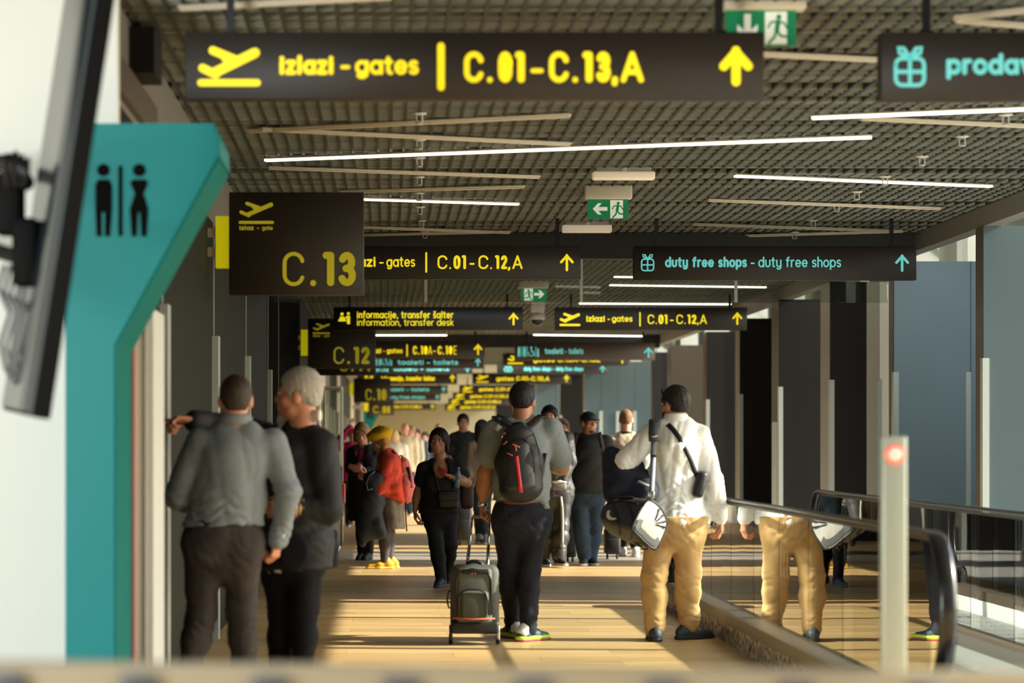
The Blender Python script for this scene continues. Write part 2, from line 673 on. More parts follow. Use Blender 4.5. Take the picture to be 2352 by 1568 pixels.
def ribbon(mb, pts, w, conv):
    """flat stroke with round ends; pts in plane units, conv maps (x, y) to a world point"""
    pts = [Vector((p[0], p[1])) for p in pts]
    q = [pts[0]]
    for p in pts[1:]:
        if (p - q[-1]).length > 1e-5: q.append(p)
    if len(q) == 1: q.append(q[0] + Vector((1e-4, 0)))
    m = len(q)
    vs, fs = [], []
    h = w / 2
    for i, p in enumerate(q):
        d = (q[min(i + 1, m - 1)] - q[max(i - 1, 0)])
        d = d.normalized() if d.length > 1e-9 else Vector((1, 0))
        nrm = Vector((-d.y, d.x))
        vs += [p + nrm * h, p - nrm * h]
    fs = [(2 * i, 2 * i + 1, 2 * i + 3, 2 * i + 2) for i in range(m - 1)]
    for end in (0, 1):
        c = q[0] if end == 0 else q[-1]
        d = (q[0] - q[1]) if end == 0 else (q[-1] - q[-2])
        a0 = math.atan2(d.y, d.x)
        b = len(vs)
        vs.append(c)
        for k in range(7):
            t = a0 - math.pi / 2 + math.pi * k / 6
            vs.append(c + Vector((math.cos(t), math.sin(t))) * h)
        fs += [(b, b + 1 + k, b + 2 + k) for k in range(6)]
    lift(mb, [conv(v.x, v.y) for v in vs], fs)


def lift(mb, vs, fs):
    """each stroke lies a hair above the one before, so overlapping strokes do not share a plane"""
    mb.n = getattr(mb, 'n', 0) + 1
    d = Vector((0, -0.0002 * mb.n, 0))
    mb.raw([v + d for v in vs], fs)


def blob(mb, c, r, conv, n=14):
    r = r if isinstance(r, tuple) else (r, r)
    vs = [conv(c[0] + r[0] * math.cos(2 * math.pi * k / n), c[1] + r[1] * math.sin(2 * math.pi * k / n)) for k in range(n)]
    lift(mb, vs, [tuple(range(n))])


def poly(mb, pts, conv):
    lift(mb, [conv(*p) for p in pts], [tuple(range(len(pts)))])


def text(mb, s, x0, x1, ytop, ybase, w, conv):
    """lettering between pixel x0 and x1, cap height from ytop to ybase (pixels), stroke w pixels"""
    hpx = ybase - ytop
    gap = (w + .06 * hpx) if s[0] in 'C0123456789' else (w * .7 + .07 * hpx)
    sx = ((x1 - x0) - gap * (len(s) - 1)) / max(sum(GL[ch][0] for ch in s), .1)
    x = x0
    for ch in s:
        for st in GL[ch][1]:
            ribbon(mb, [(x + p[0] * sx, ybase - p[1] * hpx) for p in st], w, conv)
        x += GL[ch][0] * sx + gap


# ------------------------------------------------------------------ materials of the place
CEIL = 3.39
M_plenum = mat('plenum_black', (26, 25, 22), 0.9)
M_slat = mat('slat_grey', (146, 150, 136), 0.55, vary=0.12, scale=3)
M_carrier = mat('carrier_shade', (48, 46, 38), 0.6)  # lengthwise slats coloured dark to stand for shade between the cells
M_bulk = mat('bulkhead_grey', (128, 122, 112), 0.5)
M_soffit = mat('soffit_white', (168, 174, 168), 0.7)
M_blue = mat('panel_blue_grey', (70, 87, 92), 0.5, vary=0.04, scale=1.5)
M_dark = mat('panel_charcoal', (34, 33, 31), 0.6, spec=0.15, vary=0.05, scale=1.5)
M_brown = mat('panel_brown', (92, 80, 68), 0.45)
M_ldark = mat('wall_panel_dark', (34, 37, 34), 0.6, spec=0.12, vary=0.05, scale=1.5)
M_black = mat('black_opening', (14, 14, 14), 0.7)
M_steel = mat('steel', (200, 205, 200), 0.22, metal=1.0)
M_guard = mat('guard_steel', (196, 204, 198), 0.35, metal=0.45)
M_trim = mat('trim_grey', (165, 160, 148), 0.4)
M_white = mat('white_paint', (236, 238, 230), 0.6)
M_teal = mat('teal_paint', (10, 120, 124), 0.45, spec=0.25, vary=0.03, scale=1)
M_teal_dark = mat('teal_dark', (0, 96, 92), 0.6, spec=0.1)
M_ink = mat('ink_black', (8, 8, 8), 0.8, spec=0.05)
M_sign = mat('sign_brown', (40, 33, 26), 0.55)
M_pole = mat('pole_black', (14, 14, 16), 0.4)
M_yel = mat('letter_yellow', (244, 222, 22), 0.5, emit=0.62)
M_yel_dim = mat('letter_yellow_dim', (206, 196, 36), 0.5, emit=0.14)  # faint glow added to gate lettering that is no lamp
M_cyan = mat('letter_cyan', (104, 200, 198), 0.5, emit=0.48)
M_yplate = mat('yellow_plate', (226, 218, 0), 0.4, emit=0.25)  # plain yellow face, brightness helped by an added glow
M_green = mat('exit_green', (0, 122, 76), 0.5, emit=0.25)
M_exwhite = mat('exit_white', (232, 236, 220), 0.5, emit=0.3)
M_lamp_on = mat('lamp_lit', (255, 244, 224), 0.5, emit=5.0)
M_lamp_off = mat('lamp_off', (214, 204, 180), 0.5)
M_beige = mat('end_wall_beige', (160, 152, 122), 0.7)
M_cream = mat('cream_panel', (196, 188, 172), 0.55)
M_rub = mat('rubber_black', (20, 20, 21), 0.45)
M_glass = glass_mat('clear_glass', (0.95, 0.985, 0.97), 0.97, 0.0, 1.6, wavy=0.06, graze=0.7)
M_curtain = glass_mat('smoke_curtain_glass', (0.84, 0.87, 0.84), 0.8, 0.02, 1.45)
M_pane = glass_mat('window_glass', (0.97, 0.99, 0.98), 0.9, 0.0, 1.3)


def wood(name, obj_random):
    m = bpy.data.materials.new(name)
    m.use_nodes = True
    t = m.node_tree
    b = t.nodes['Principled BSDF']
    tc = t.nodes.new('ShaderNodeTexCoord')
    mp = t.nodes.new('ShaderNodeMapping')
    mp.inputs['Scale'].default_value = (0.6, 14, 1)
    nz = t.nodes.new('ShaderNodeTexNoise')
    nz.inputs['Scale'].default_value = 3.0
    nz.inputs['Detail'].default_value = 5
    geo = t.nodes.new('ShaderNodeNewGeometry')
    t.links.new(geo.outputs['Position'], mp.inputs['Vector'])
    t.links.new(mp.outputs['Vector'], nz.inputs['Vector'])
    cr = t.nodes.new('ShaderNodeValToRGB')
    cr.color_ramp.elements[0].position = 0.3
    cr.color_ramp.elements[1].position = 0.72
    cr.color_ramp.elements[0].color = (*lin((168, 138, 90)), 1)
    cr.color_ramp.elements[1].color = (*lin((208, 176, 124)), 1)
    t.links.new(nz.outputs['Fac'], cr.inputs['Fac'])
    col = cr.outputs['Color']
    hs = t.nodes.new('ShaderNodeHueSaturation')
    t.links.new(col, hs.inputs['Color'])
    mr = t.nodes.new('ShaderNodeMapRange')
    mr.inputs['To Min'].default_value = 0.82
    mr.inputs['To Max'].default_value = 1.12
    if obj_random:
        oi = t.nodes.new('ShaderNodeObjectInfo')
        t.links.new(oi.outputs['Random'], mr.inputs['Value'])
    else:
        br = t.nodes.new('ShaderNodeTexBrick')
        br.inputs['Scale'].default_value = 1.0
        br.inputs['Brick Width'].default_value = 1.75
        br.inputs['Row Height'].default_value = 0.2
        br.inputs['Mortar Size'].default_value = 0.006
        br.inputs['Color1'].default_value = (0, 0, 0, 1)
        br.inputs['Color2'].default_value = (1, 1, 1, 1)
        br.inputs['Mortar'].default_value = (-1.5, -1.5, -1.5, 1)
        t.links.new(geo.outputs['Position'], br.inputs['Vector'])
        mr.clamp = False
        t.links.new(br.outputs['Color'], mr.inputs['Value'])
    t.links.new(mr.outputs['Result'], hs.inputs['Value'])
    t.links.new(hs.outputs['Color'], b.inputs['Base Color'])
    b.inputs['Roughness'].default_value = 0.42
    b.inputs['Specular IOR Level'].default_value = 0.35
    return m


M_wood = wood('wood_floor', False)
M_plank = wood('wood_plank', True)
M_band = mat('floor_grey_band', (150, 140, 126), 0.45, vary=0.1, scale=3, stretch=(0.3, 8, 1))
M_stone = mat('floor_pale', (196, 196, 190), 0.4, vary=0.05, scale=2)

ST = 'structure'


def struct(name, mb, m, parent=None):
    o = mb.build(name, m, parent)
    if parent is None: o['kind'] = ST
    return o


# ------------------------------------------------------------------ floor
XL, XR = -1.23, 6.3
fl = struct('floor', MB().box(-6, 3.72, -6, 130, -0.15, -0.012), M_wood)
fb = MB().box(-6, 3.72, -6, 12.0, -0.012, 0).box(-6, -1.32, 12.0, 28.0, -0.012, 0).box(-6, 3.72, 30.9, 130, -0.012, 0)
fb.build('plank_field', M_wood, fl)
fl2 = MB().box(-6, 3.72, 28.0, 30.9, -0.012, 0).build('stone_band', M_band, fl)
rnd = random.Random(4)
pm = MB().box(0, 1.748, 0, 0.295, -0.010, 0).mesh('plank')
pm.materials.append(M_plank)
y = 12.0
row = 0
while y < 27.98:
    x = -1.32 - (0, 0.7, 1.2)[row % 3]
    while x < 3.72:
        if x + 1.75 > -1.32:
            a, b = max(x, -1.32), min(x + 1.748, 3.72)
            if b - a > 0.05:
                o = bpy.data.objects.new('plank', pm)
                COL.objects.link(o)
                o.parent = fl
                o.location = (a, y, rnd.uniform(-0.0012, 0.0))
                o.scale = ((b - a) / 1.748, 1, 1)
        x += 1.75
    y += 0.3
    row += 1
struct('floor', MB().box(3.72, 6.42, -6, 130, -0.15, 0.0), M_stone)
struct('ground', MB().box(6.42, 120, -80, 220, -4.2, -4.0), mat('apron_concrete', (170, 168, 160), 0.8, vary=0.08, scale=0.2))

# ------------------------------------------------------------------ ceiling: dark void, open grid of slats on carrier rails
ce = struct('ceiling', MB().box(-6, 5.2, -6, 130, 3.95, 4.1).box(-6, XL, 10.7, 130, CEIL, 3.95), M_plenum)
sm = MB().box(XL, 5.08, -0.004, 0.004, CEIL, CEIL + 0.05).mesh('slat')
sm.materials.append(M_slat)
k = 0
yy = 8.6
while k < 300:
    if not 23.18 < yy < 23.52:
        o = bpy.data.objects.new('slat', sm)
        COL.objects.link(o)
        o.parent = ce
        o.location = (0, yy, rnd.uniform(-0.0012, 0.0012))
        o.rotation_euler = (rnd.uniform(-0.05, 0.05), 0, rnd.uniform(-0.001, 0.001))
        k += 1
    yy += 0.0867
ff = MB()
while yy < 62:
    if not 44.8 < yy < 45.3:
        ff.box(XL, 5.08, yy - 0.004, yy + 0.004, CEIL, CEIL + 0.05)
    yy += 0.15
o = ff.build('far_slats', M_slat, ce)
o['kind'] = 'stuff'
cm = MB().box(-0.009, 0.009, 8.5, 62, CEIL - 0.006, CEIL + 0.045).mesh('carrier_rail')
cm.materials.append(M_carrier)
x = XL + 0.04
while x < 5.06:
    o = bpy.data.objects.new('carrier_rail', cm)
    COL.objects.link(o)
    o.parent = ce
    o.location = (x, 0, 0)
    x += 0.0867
struct('ceiling', MB().box(XL, 5.08, 62, 130, CEIL, CEIL + 0.05), M_slat)
struct('ceiling', MB().box(-6, 8, -6, 8.5, 5.2, 5.4).box(-6, 8, 8.5, 8.6, CEIL, 5.4), M_soffit)
# bulkheads along both sides, soffit over the right niches
struct('trim_1', MB().box(5.06, 5.20, 8.6, 130, 3.22, 4.16), M_bulk)
struct('trim_2', MB().prism([(5.20, 3.22), (6.42, 4.18), (6.42, 4.30), (5.20, 3.40)], 8.6, 130), M_soffit)
tb = struct('trim_3', MB().box(-1.75, XL, 10.75, 25.2, 2.93, 3.95), M_bulk)
MB().box(XL, XL + 0.035, 10.75, 12.6, 2.96, 3.12).build('cover_strip', M_brown, tb)
MB().box(XL - 0.0, XL + 0.12, 11.5, 11.9, 3.14, 3.36).build('junction_box', M_dark, tb)
# cross beams
struct('beam', MB().box(XL, 5.06, 23.2, 23.5, 3.15, CEIL + 0.2), mat('beam_grey', (52, 54, 50), 0.6))
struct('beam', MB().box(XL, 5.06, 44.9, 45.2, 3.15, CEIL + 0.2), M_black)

# ------------------------------------------------------------------ left wall
wl = struct('wall_left', MB().box(-1.75, XL - 0.03, 10.75, 25.2, 0, 2.93), M_trim)
joints = [10.75, 13.2, 17.1, 21.0, 24.9]
for a, b in zip(joints[:-1], joints[1:]):
    MB().box(XL - 0.03, XL, a + 0.012, b - 0.012, 0.0, 2.93).build('panel', M_ldark, wl)
for j in joints[1:]:
    MB().box(XL, XL + 0.004, j - 0.02, j + 0.02, 0.0, 2.93).build('joint_strip', M_guard, wl)
    MB().box(XL, XL + 0.045, j - 0.16, j + 0.02, 0.0, 2.13).build('corner_guard', M_guard, wl)
# the bright near wall with its face towards the viewer
wn = struct('wall_left_near', MB().box(-6, -1.19, 10.65, 10.75, 0, 5.2), M_white)
struct('wall_left_side', MB().box(-6.1, -6, -6, 130, 0, 5.2), M_bulk)
# dark side opening, then further wall pieces
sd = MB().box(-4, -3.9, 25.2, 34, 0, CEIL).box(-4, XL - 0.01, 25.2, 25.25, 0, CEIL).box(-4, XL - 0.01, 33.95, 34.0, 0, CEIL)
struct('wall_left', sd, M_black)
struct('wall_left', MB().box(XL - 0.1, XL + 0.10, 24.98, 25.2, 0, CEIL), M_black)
wf = struct('wall_left', MB().box(-1.75, XL - 0.03, 34, 130, 0, CEIL), M_trim)
yj = 34.0
for i, (w, m) in enumerate([(4, M_ldark), (4, M_black), (2.5, M_cream), (3.5, M_cream), (3.5, M_brown), (3.5, M_ldark), (4, M_ldark), (4, M_cream), (5, M_ldark), (6, M_ldark), (7, M_ldark), (8, M_cream), (10, M_ldark), (12, M_ldark)]):
    MB().box(XL - 0.03, XL, yj + 0.02, yj + w - 0.02, 0.0, CEIL).build('panel', m, wf)
    MB().box(XL, XL + 0.05, yj - 0.2, yj + 0.02, 0.0, 2.13).build('corner_guard', M_guard, wf)
    yj += w
struct('wall_far', MB().box(-1.75, 6.4, 126, 126.2, 0, CEIL + 0.3), M_beige)

# ------------------------------------------------------------------ right side: niche partitions, each facing the viewer
FINS = [  # depth, left x, right x, thickness, front material, side material
    (20.5, 5.05, 6.22, 0.26, M_blue, M_brown),
    (24.5, 5.13, 6.22, 0.24, mat('panel_blue_lightened', (116, 134, 144), 0.45, vary=0.04, scale=1.5), M_brown),  # blue-grey lightened in the colour to make up for missing daylight
    (27.6, 5.05, 6.22, 0.60, M_dark, M_trim),
    (31.0, 5.02, 6.22, 0.60, M_dark, M_brown),
    (35.7, 5.20, 6.22, 0.45, M_dark, M_trim),
    (40.0, 5.28, 6.22, 0.45, M_dark, M_brown),
    (45.5, 5.32, 6.22, 0.5, mat('panel_olive', (70, 64, 52), 0.5), M_brown),
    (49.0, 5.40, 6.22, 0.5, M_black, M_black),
    (54.6, 4.45, 6.22, 0.4, M_blue, M_trim),
    (63.0, 4.50, 6.22, 0.4, M_dark, M_trim),
    (72.0, 4.42, 6.22, 0.4, M_blue, M_trim),
    (84.0, 4.40, 6.22, 0.4, M_blue, M_trim),
    (98.0, 4.40, 6.22, 0.4, M_dark, M_trim),
]
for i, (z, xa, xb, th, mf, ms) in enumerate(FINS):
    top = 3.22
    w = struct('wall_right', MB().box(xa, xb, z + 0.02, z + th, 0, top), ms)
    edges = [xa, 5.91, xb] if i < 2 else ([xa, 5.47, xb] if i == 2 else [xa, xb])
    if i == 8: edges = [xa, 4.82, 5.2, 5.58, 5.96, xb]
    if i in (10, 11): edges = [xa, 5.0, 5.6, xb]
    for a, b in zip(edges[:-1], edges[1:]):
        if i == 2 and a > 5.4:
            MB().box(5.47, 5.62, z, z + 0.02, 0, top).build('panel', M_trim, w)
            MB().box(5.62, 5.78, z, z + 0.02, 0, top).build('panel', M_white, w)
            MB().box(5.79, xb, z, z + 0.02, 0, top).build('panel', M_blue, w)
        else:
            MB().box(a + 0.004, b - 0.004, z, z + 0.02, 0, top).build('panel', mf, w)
    if i != 7:
        MB().box(xa - 0.006, xa + 0.05, z - 0.012, z + 0.08, 0, 2.1).build('corner_guard', M_guard, w)
    if i in (1, 2):
        gx = 5.89 if i == 1 else 5.62
        MB().box(gx - 0.03, gx + 0.02, z - 0.012, z, 0, 2.1).build('corner_guard', M_guard, w)
    if i == 3:
        MB().box(xa + 0.0, xa - 0.02, z + 0.05, z + 0.45, 0.3, 1.65).build('corner_guard', M_guard, w)
    if i == 8:
        for gx in (4.82, 5.2, 5.58):
            MB().box(gx - 0.04, gx + 0.04, z - 0.012, z, 0, 2.1).build('corner_guard', M_guard, w)

# glazed outer wall: solid stretches and mullioned windows
solid = [(20.85, 24.75), (26.75, 27.62), (29.9, 30.3), (32.2, 36.5), (57.5, 60.0)]
ws = MB()
for a, b in solid:
    ws.box(6.3, 6.42, a, b, 0, 4.15)
ws.box(6.3, 6.42, -6, 130, 4.15, 5.3)
wr = struct('wall_right_outer', ws, M_soffit)
M_mul = mat('mullion_dark', (48, 48, 48), 0.4)
glz = [(-6, 20.85, [0, 4.5, 9.0, 12.2, 15.80, 16.55, 18.65]), (24.75, 26.75, []), (27.62, 29.9, []), (30.3, 32.2, []), (36.5, 57.5, [40, 44.5, 49, 53]), (60, 126, list(range(64, 126, 5)))]
wn_i = 0
for a, b, ms in glz:
    wn_i += 1
    e = [a] + ms + [b]
    fr = MB()
    for mm in ms:
        fr.box(6.3, 6.4, mm - 0.055, mm + 0.055, 0, 4.15)
    fr.box(6.3, 6.4, a, b, 0, 0.08).box(6.3, 6.4, a, b, 4.11, 4.15)
    wo = struct('window_%d' % wn_i, fr, M_mul)
    for c, d in zip(e[:-1], e[1:]):
        MB().raw([(6.36, c, 0.08), (6.36, d, 0.08), (6.36, d, 4.11), (6.36, c, 4.11)], [(0, 1, 2, 3)]).build('pane', M_pane, wo)
struct('wall_rear', MB().box(-6, 6.42, -6.1, -6, 0, 5.2), M_bulk)

# ------------------------------------------------------------------ glass smoke curtain below the first beam
sc = empty('smoke_curtain', (0, 23.3, 2.73))
tag(sc, 'clear glass smoke curtain hanging below the dark cross beam behind the signs', 'glass curtain')
seams = [-1.12, (978 - VX) * 23.3 / F, (1335 - VX) * 23.3 / F, (1690 - VX) * 23.3 / F, 4.82]
for a, b in zip(seams[:-1], seams[1:]):
    MB().box(a + 0.003, b - 0.003, 23.30, 23.312, 2.73, 3.16).build('glass_pane', M_curtain, sc)
for s in seams[1:-1]:
    MB().box(s - 0.014, s + 0.014, 23.28, 23.30, 2.735, 3.16).build('clamp_bar', mat('clamp_white', (220, 222, 216), 0.3, metal=0.3), sc)


# ------------------------------------------------------------------ luminaires
def ceil_pt(px, py, h):
    z = (h - EYE) * F / (VY - py)
    return Vector(((px - VX) * z / F, z, h))


LIGHTS = [  # x0,y0,x1,y1, lit, label
    (608, 369, 2003, 316, 1, 'long lit ceiling light bar crossing the middle of the near ceiling'),
    (1863, 272, 2450, 248, 1, 'lit ceiling light bar below the gift shop sign, cut by the right frame edge'),
    (1687, 405, 2278, 429, 1, 'lit ceiling light bar above the right end of the duty free sign'),
    (780, 457, 1192, 470, 1, 'lit ceiling light bar running out from behind the gate C.13 sign'),
    (570, 304, 1310, 268, 0, 'unlit ceiling light bar just below the large gates sign, upper of a crossing pair'),
    (600, 300, 1310, 334, 0, 'unlit ceiling light bar just above the long lit bar'),
    (615, 388, 1240, 409, 0, 'unlit ceiling light bar right below the long lit bar'),
    (780, 443, 1205, 431, 0, 'thin unlit light bar above the lit bar beside the gate C.13 sign'),
    (1975, 275, 2450, 296, 0, 'unlit ceiling light bar under the lit bar at the right frame edge'),
    (1625, 462, 2160, 481, 0, 'unlit ceiling light bar between green exit sign and right bulkhead'),
    (780, 522, 1172, 536, 0, 'thin unlit light bar directly above the second gates sign, upper of two'),
    (780, 543, 1172, 534, 0, 'thin unlit light bar directly above the second gates sign, lower of two'),
    (1560, 548, 2075, 533, 0, 'thin unlit light bar directly above the duty free sign'),
    (1590, 517, 2060, 532, 0, 'thin unlit light bar over the duty free sign, farther from the sign top'),
    (412, 24, 900, -3, 0, 'pale unlit light bar above the large gates sign at the top frame edge'),
    (1500, 116, 2040, 142, 0, 'pale light bar between the large gates sign and the gift shop sign'),
    (2195, 46, 2420, 20, 0, 'pale light bar at the top right corner, upper of two'),
    (2195, 50, 2420, 68, 0, 'pale light bar at the top right corner, lower of two'),
    (1330, 697, 1680, 699, 1, 'lit ceiling light bar directly above the farther yellow gates sign'),
    (1400, 655, 1760, 660, 1, 'lit ceiling light bar seen through the glass curtain under the duty free sign'),
    (862, 770, 1027, 770, 1, 'lit ceiling light bar right below the information desk sign'),
    (1225, 769, 1475, 772, 1, 'lit ceiling light bar right below the farther yellow gates sign'),
    (1410, 636, 1480, 637, 1, 'short lit light bar end in the gap between the two middle signs'),
]
for x0, y0, x1, y1, on, lab in LIGHTS:
    h = CEIL - 0.03
    a, b = ceil_pt(x0, y0, h), ceil_pt(x1, y1, h)
    root = empty('ceiling_light', (a + b) / 2)
    tag(root, lab, 'ceiling light', 'linear lights in the grid ceiling')
    d = (b - a)
    L = d.length
    ang = math.atan2(d.y, d.x)
    R = Matrix.Rotation(ang, 3, 'Z')
    MB().rbox((a + b) / 2 + Vector((0, 0, 0.014)), (L, 0.05, 0.014), 0.003, 1, R).build('housing', M_lamp_off, root)
    wd = 0.05 if on else 0.03
    MB().rbox((a + b) / 2 + Vector((0, 0, 0.001)), (L - 0.01, wd, 0.012), 0.003, 1, R).build('diffuser', M_lamp_on if on else M_lamp_off, root)

hooks = [(963, 265), (963, 325), (963, 367), (963, 411), (963, 448), (964, 480), (968, 512), (976, 537), (2310, 268), (2210, 318), (2118, 364), (2033, 410), (1968, 445), (1922, 474), (1868, 511), (1825, 538), (1783, 560)]
M_hook = mat('sprinkler_white', (214, 210, 198), 0.5)
for i, (px, py) in enumerate(hooks):
    p = ceil_pt(px, py - 6, CEIL)
    side = 'left row of sprinklers' if px < 1500 else 'right row of sprinklers'
    n = i + 1 if px < 1500 else i - 7
    ordn = ['nearest', 'second', 'third', 'fourth', 'fifth', 'sixth', 'seventh', 'eighth', 'ninth'][n - 1]
    root = empty('sprinkler', p)
    tag(root, 'small white ceiling sprinkler, %s one in the %s from the viewer' % (ordn, side), 'sprinkler', 'sprinklers on the grid ceiling')
    MB().lathe([(0.045, 0), (0.045, -0.008), (0.02, -0.014)], p, 12).build('rose', M_hook, root)
    MB().tube([p + Vector((-0.018, 0, -0.01)), p + Vector((-0.018, 0, -0.06)), p + Vector((0.018, 0, -0.06)), p + Vector((0.018, 0, -0.01))], 0.006, 6).build('frame', M_hook, root)
    MB().lathe([(0.022, -0.064), (0.022, -0.068)], p, 12).build('deflector', M_hook, root)


# ------------------------------------------------------------------ hanging signs
def conv_at(z):
    return lambda x, y: P(x, y, z)


def plane_icon(mb, x0, x1, y0, y1, cv, ul=None, w=1.0):
    s = (x1 - x0)
    def q(a, b): return (x0 + a * s, y0 + b * (y1 - y0))
    ribbon(mb, [q(.26, .80), q(.93, .20)], s * .155 * w, cv)
    ribbon(mb, [q(.23, .13), q(.62, .42)], s * .13 * w, cv)
    ribbon(mb, [q(.06, .66), q(.28, .86)], s * .13 * w, cv)
    poly(mb, [q(.25, .10), q(.72, .36), q(.55, .60), q(.42, .50)], cv)
    if ul: ribbon(mb, [(x0 + s * .03, ul), (x1 - s * .03, ul)], s * .11 * w, cv)


def arrow_icon(mb, x0, x1, y0, y1, w, cv):
    xm = (x0 + x1) / 2
    ribbon(mb, [(xm, y1 - w / 2), (xm, y0 + w / 2)], w, cv)
    d = (x1 - x0) / 2 - w / 2
    ribbon(mb, [(xm - d, y0 + w * .7 + d * 1.12), (xm, y0 + w * .7)], w, cv)
    ribbon(mb, [(xm + d, y0 + w * .7 + d * 1.12), (xm, y0 + w * .7)], w, cv)


def gift_icon(mb, x0, x1, y0, y1, w, cv):
    xm, t = (x0 + x1) / 2, y0 + (y1 - y0) * .30
    a, b, r = x0 + w / 2, x1 - w / 2, (x1 - x0) * .2
    e = y1 - w / 2
    pts = arc(a + r, t + r, r, r, 180, 270, 5) + arc(b - r, t + r, r, r, 270, 360, 5) + arc(b - r, e - r, r, r, 0, 90, 5) + arc(a + r, e - r, r, r, 90, 180, 5)
    ribbon(mb, pts + [pts[0]], w, cv)
    ribbon(mb, [(xm, t), (xm, e)], w, cv)
    ribbon(mb, [(a, (t + e) / 2), (b, (t + e) / 2)], w, cv)
    hw = (x1 - x0) * .36
    for sgn in (-1, 1):
        ribbon(mb, [(xm, t), (xm + sgn * hw * .9, t - (t - y0) * .45), (xm + sgn * hw, y0 + (t - y0) * .12), (xm + sgn * hw * .55, y0 + w * .5), (xm, t)], w, cv)


def desk_icon(mb, x0, x1, y0, y1, cv):
    s = x1 - x0
    h = y1 - y0
    blob(mb, (x0 + s * .32, y0 + h * .18), s * .14, cv)
    blob(mb, (x0 + s * .86, y0 + h * .14), s * .13, cv)
    poly(mb, [(x0 + s * .08, y0 + h * .72), (x0 + s * .14, y0 + h * .38), (x0 + s * .46, y0 + h * .38), (x0 + s * .58, y0 + h * .55), (x0 + s * .60, y0 + h * .72)], cv)
    poly(mb, [(x0, y0 + h * .62), (x0 + s * .66, y0 + h * .62), (x0 + s * .66, y0 + h * .78), (x0, y0 + h * .78)], cv)
    poly(mb, [(x0 + s * .72, y0 + h * .32), (x0 + s, y0 + h * .32), (x0 + s, y1), (x0 + s * .74, y1)], cv)
    ribbon(mb, [(x0 + s * .76, y0 + h * .38), (x0 + s * .58, y0 + h * .52)], s * .10, cv)


def wc_icons(mb, x0, x1, y0, y1, cv):
    s = (x1 - x0) / 50.0
    h = y1 - y0
    for cx in (4, 16):
        blob(mb, (x0 + cx * s, y0 + h * .12), 2.6 * s, cv)
        ribbon(mb, [(x0 + cx * s, y0 + h * .32), (x0 + cx * s, y0 + h * .62)], 6 * s, cv)
        ribbon(mb, [(x0 + (cx - 1.6) * s, y0 + h * .6), (x0 + (cx - 1.6) * s, y1)], 2.4 * s, cv)
        ribbon(mb, [(x0 + (cx + 1.6) * s, y0 + h * .6), (x0 + (cx + 1.6) * s, y1)], 2.4 * s, cv)
    ribbon(mb, [(x0 + 10 * s, y0), (x0 + 10 * s, y1)], 1.4 * s, cv)
    ribbon(mb, [(x0 + 22 * s, y0), (x0 + 22 * s, y1)], 1.4 * s, cv)
    blob(mb, (x0 + 31 * s, y0 + h * .1), 2.4 * s, cv)
    ribbon(mb, arc(x0 + 31 * s, y0 + h * .68, 6 * s, h * .28, -60, 200, 10), 1.8 * s, cv)
    ribbon(mb, [(x0 + 31 * s, y0 + h * .2), (x0 + 31.5 * s, y0 + h * .55), (x0 + 36 * s, y0 + h * .58), (x0 + 38 * s, y0 + h * .9)], 2.2 * s, cv)
    ribbon(mb, [(x0 + 41 * s, y0), (x0 + 41 * s, y1)], 1.4 * s, cv)
    blob(mb, (x0 + 46 * s, y0 + h * .3), 2.2 * s, cv)
    ribbon(mb, [(x0 + 46 * s, y0 + h * .5), (x0 + 46 * s, y1)], 4 * s, cv)


def hanging_sign(rect, z, label, draw, colour, poles=(), body=None, group='hanging direction signs'):
    x0, y0, x1, y1 = rect
    a, b = P(x0, y1, z), P(x1, y0, z)
    root = empty('hanging_sign', ((a.x + b.x) / 2, z + 0.05, a.z))
    tag(root, label, 'sign', group)
    MB().rbox(((a.x + b.x) / 2, z + 0.05, (a.z + b.z) / 2), (b.x - a.x, 0.10, b.z - a.z), 0.004, 1).build('panel', body or M_sign, root)
    cv = conv_at(z - 0.004)
    for nm, fn in draw:
        mb = MB()
        fn(mb, cv)
        mb.build(nm, colour, root)
    for p in poles:
        q = P(p, y0, z)
        MB().box(q.x - 0.016, q.x + 0.016, z + 0.034, z + 0.066, b.z, CEIL + 0.05).build('hanger', M_pole, root)
        MB().box(q.x - 0.03, q.x + 0.03, z + 0.03, z + 0.07, b.z, b.z + 0.012).build('hanger_foot', M_pole, root)
    return root


def runs(lst, y0, y1):
    def fn(mb, cv):
        for s, a, b, w in lst:
            text(mb, s, a + w / 2, b - w / 2, y0 + w / 2, y1 - w / 2, w, cv)
    return fn


hanging_sign((425, 73, 1755, 228), 10.75, 'large near sign reading izlazi - gates, C.01-C.13,A in yellow', [
    ('pictogram', lambda m, c: plane_icon(m, 457, 595, 106, 182, c, 190, 1.05)),
    ('lettering', runs([('izlazi', 640, 768, 11), ('-', 780, 806, 9), ('gates', 815, 963, 9)], 126, 172)),
    ('divider', lambda m, c: ribbon(m, [(1013, 106), (1013, 200)], 17, c)),
    ('lettering', runs([('C.', 1064, 1135, 13), ('01', 1143, 1208, 17), ('-', 1216, 1251, 11), ('C.', 1259, 1331, 13), ('13', 1336, 1404, 17), (',', 1404, 1420, 14), ('A', 1424, 1480, 13)], 118, 190)),
    ('arrow', lambda m, c: arrow_icon(m, 1652, 1729, 106, 198, 21, c))], M_yel, (528, 1655))
hanging_sign((2024, 73, 3354, 230), 10.75, 'near sign with turquoise gift pictogram, cut by the right frame edge', [
    ('pictogram', lambda m, c: gift_icon(m, 2053, 2127, 106, 200, 9, c)),
    ('lettering', runs([('prodavnice', 2172, 2490, 11), ('-', 2515, 2545, 9), ('duty free shops', 2570, 2960, 9)], 122, 172)),
    ('arrow', lambda m, c: arrow_icon(m, 3250, 3325, 106, 198, 21, c))], M_cyan, (2133, 3260))
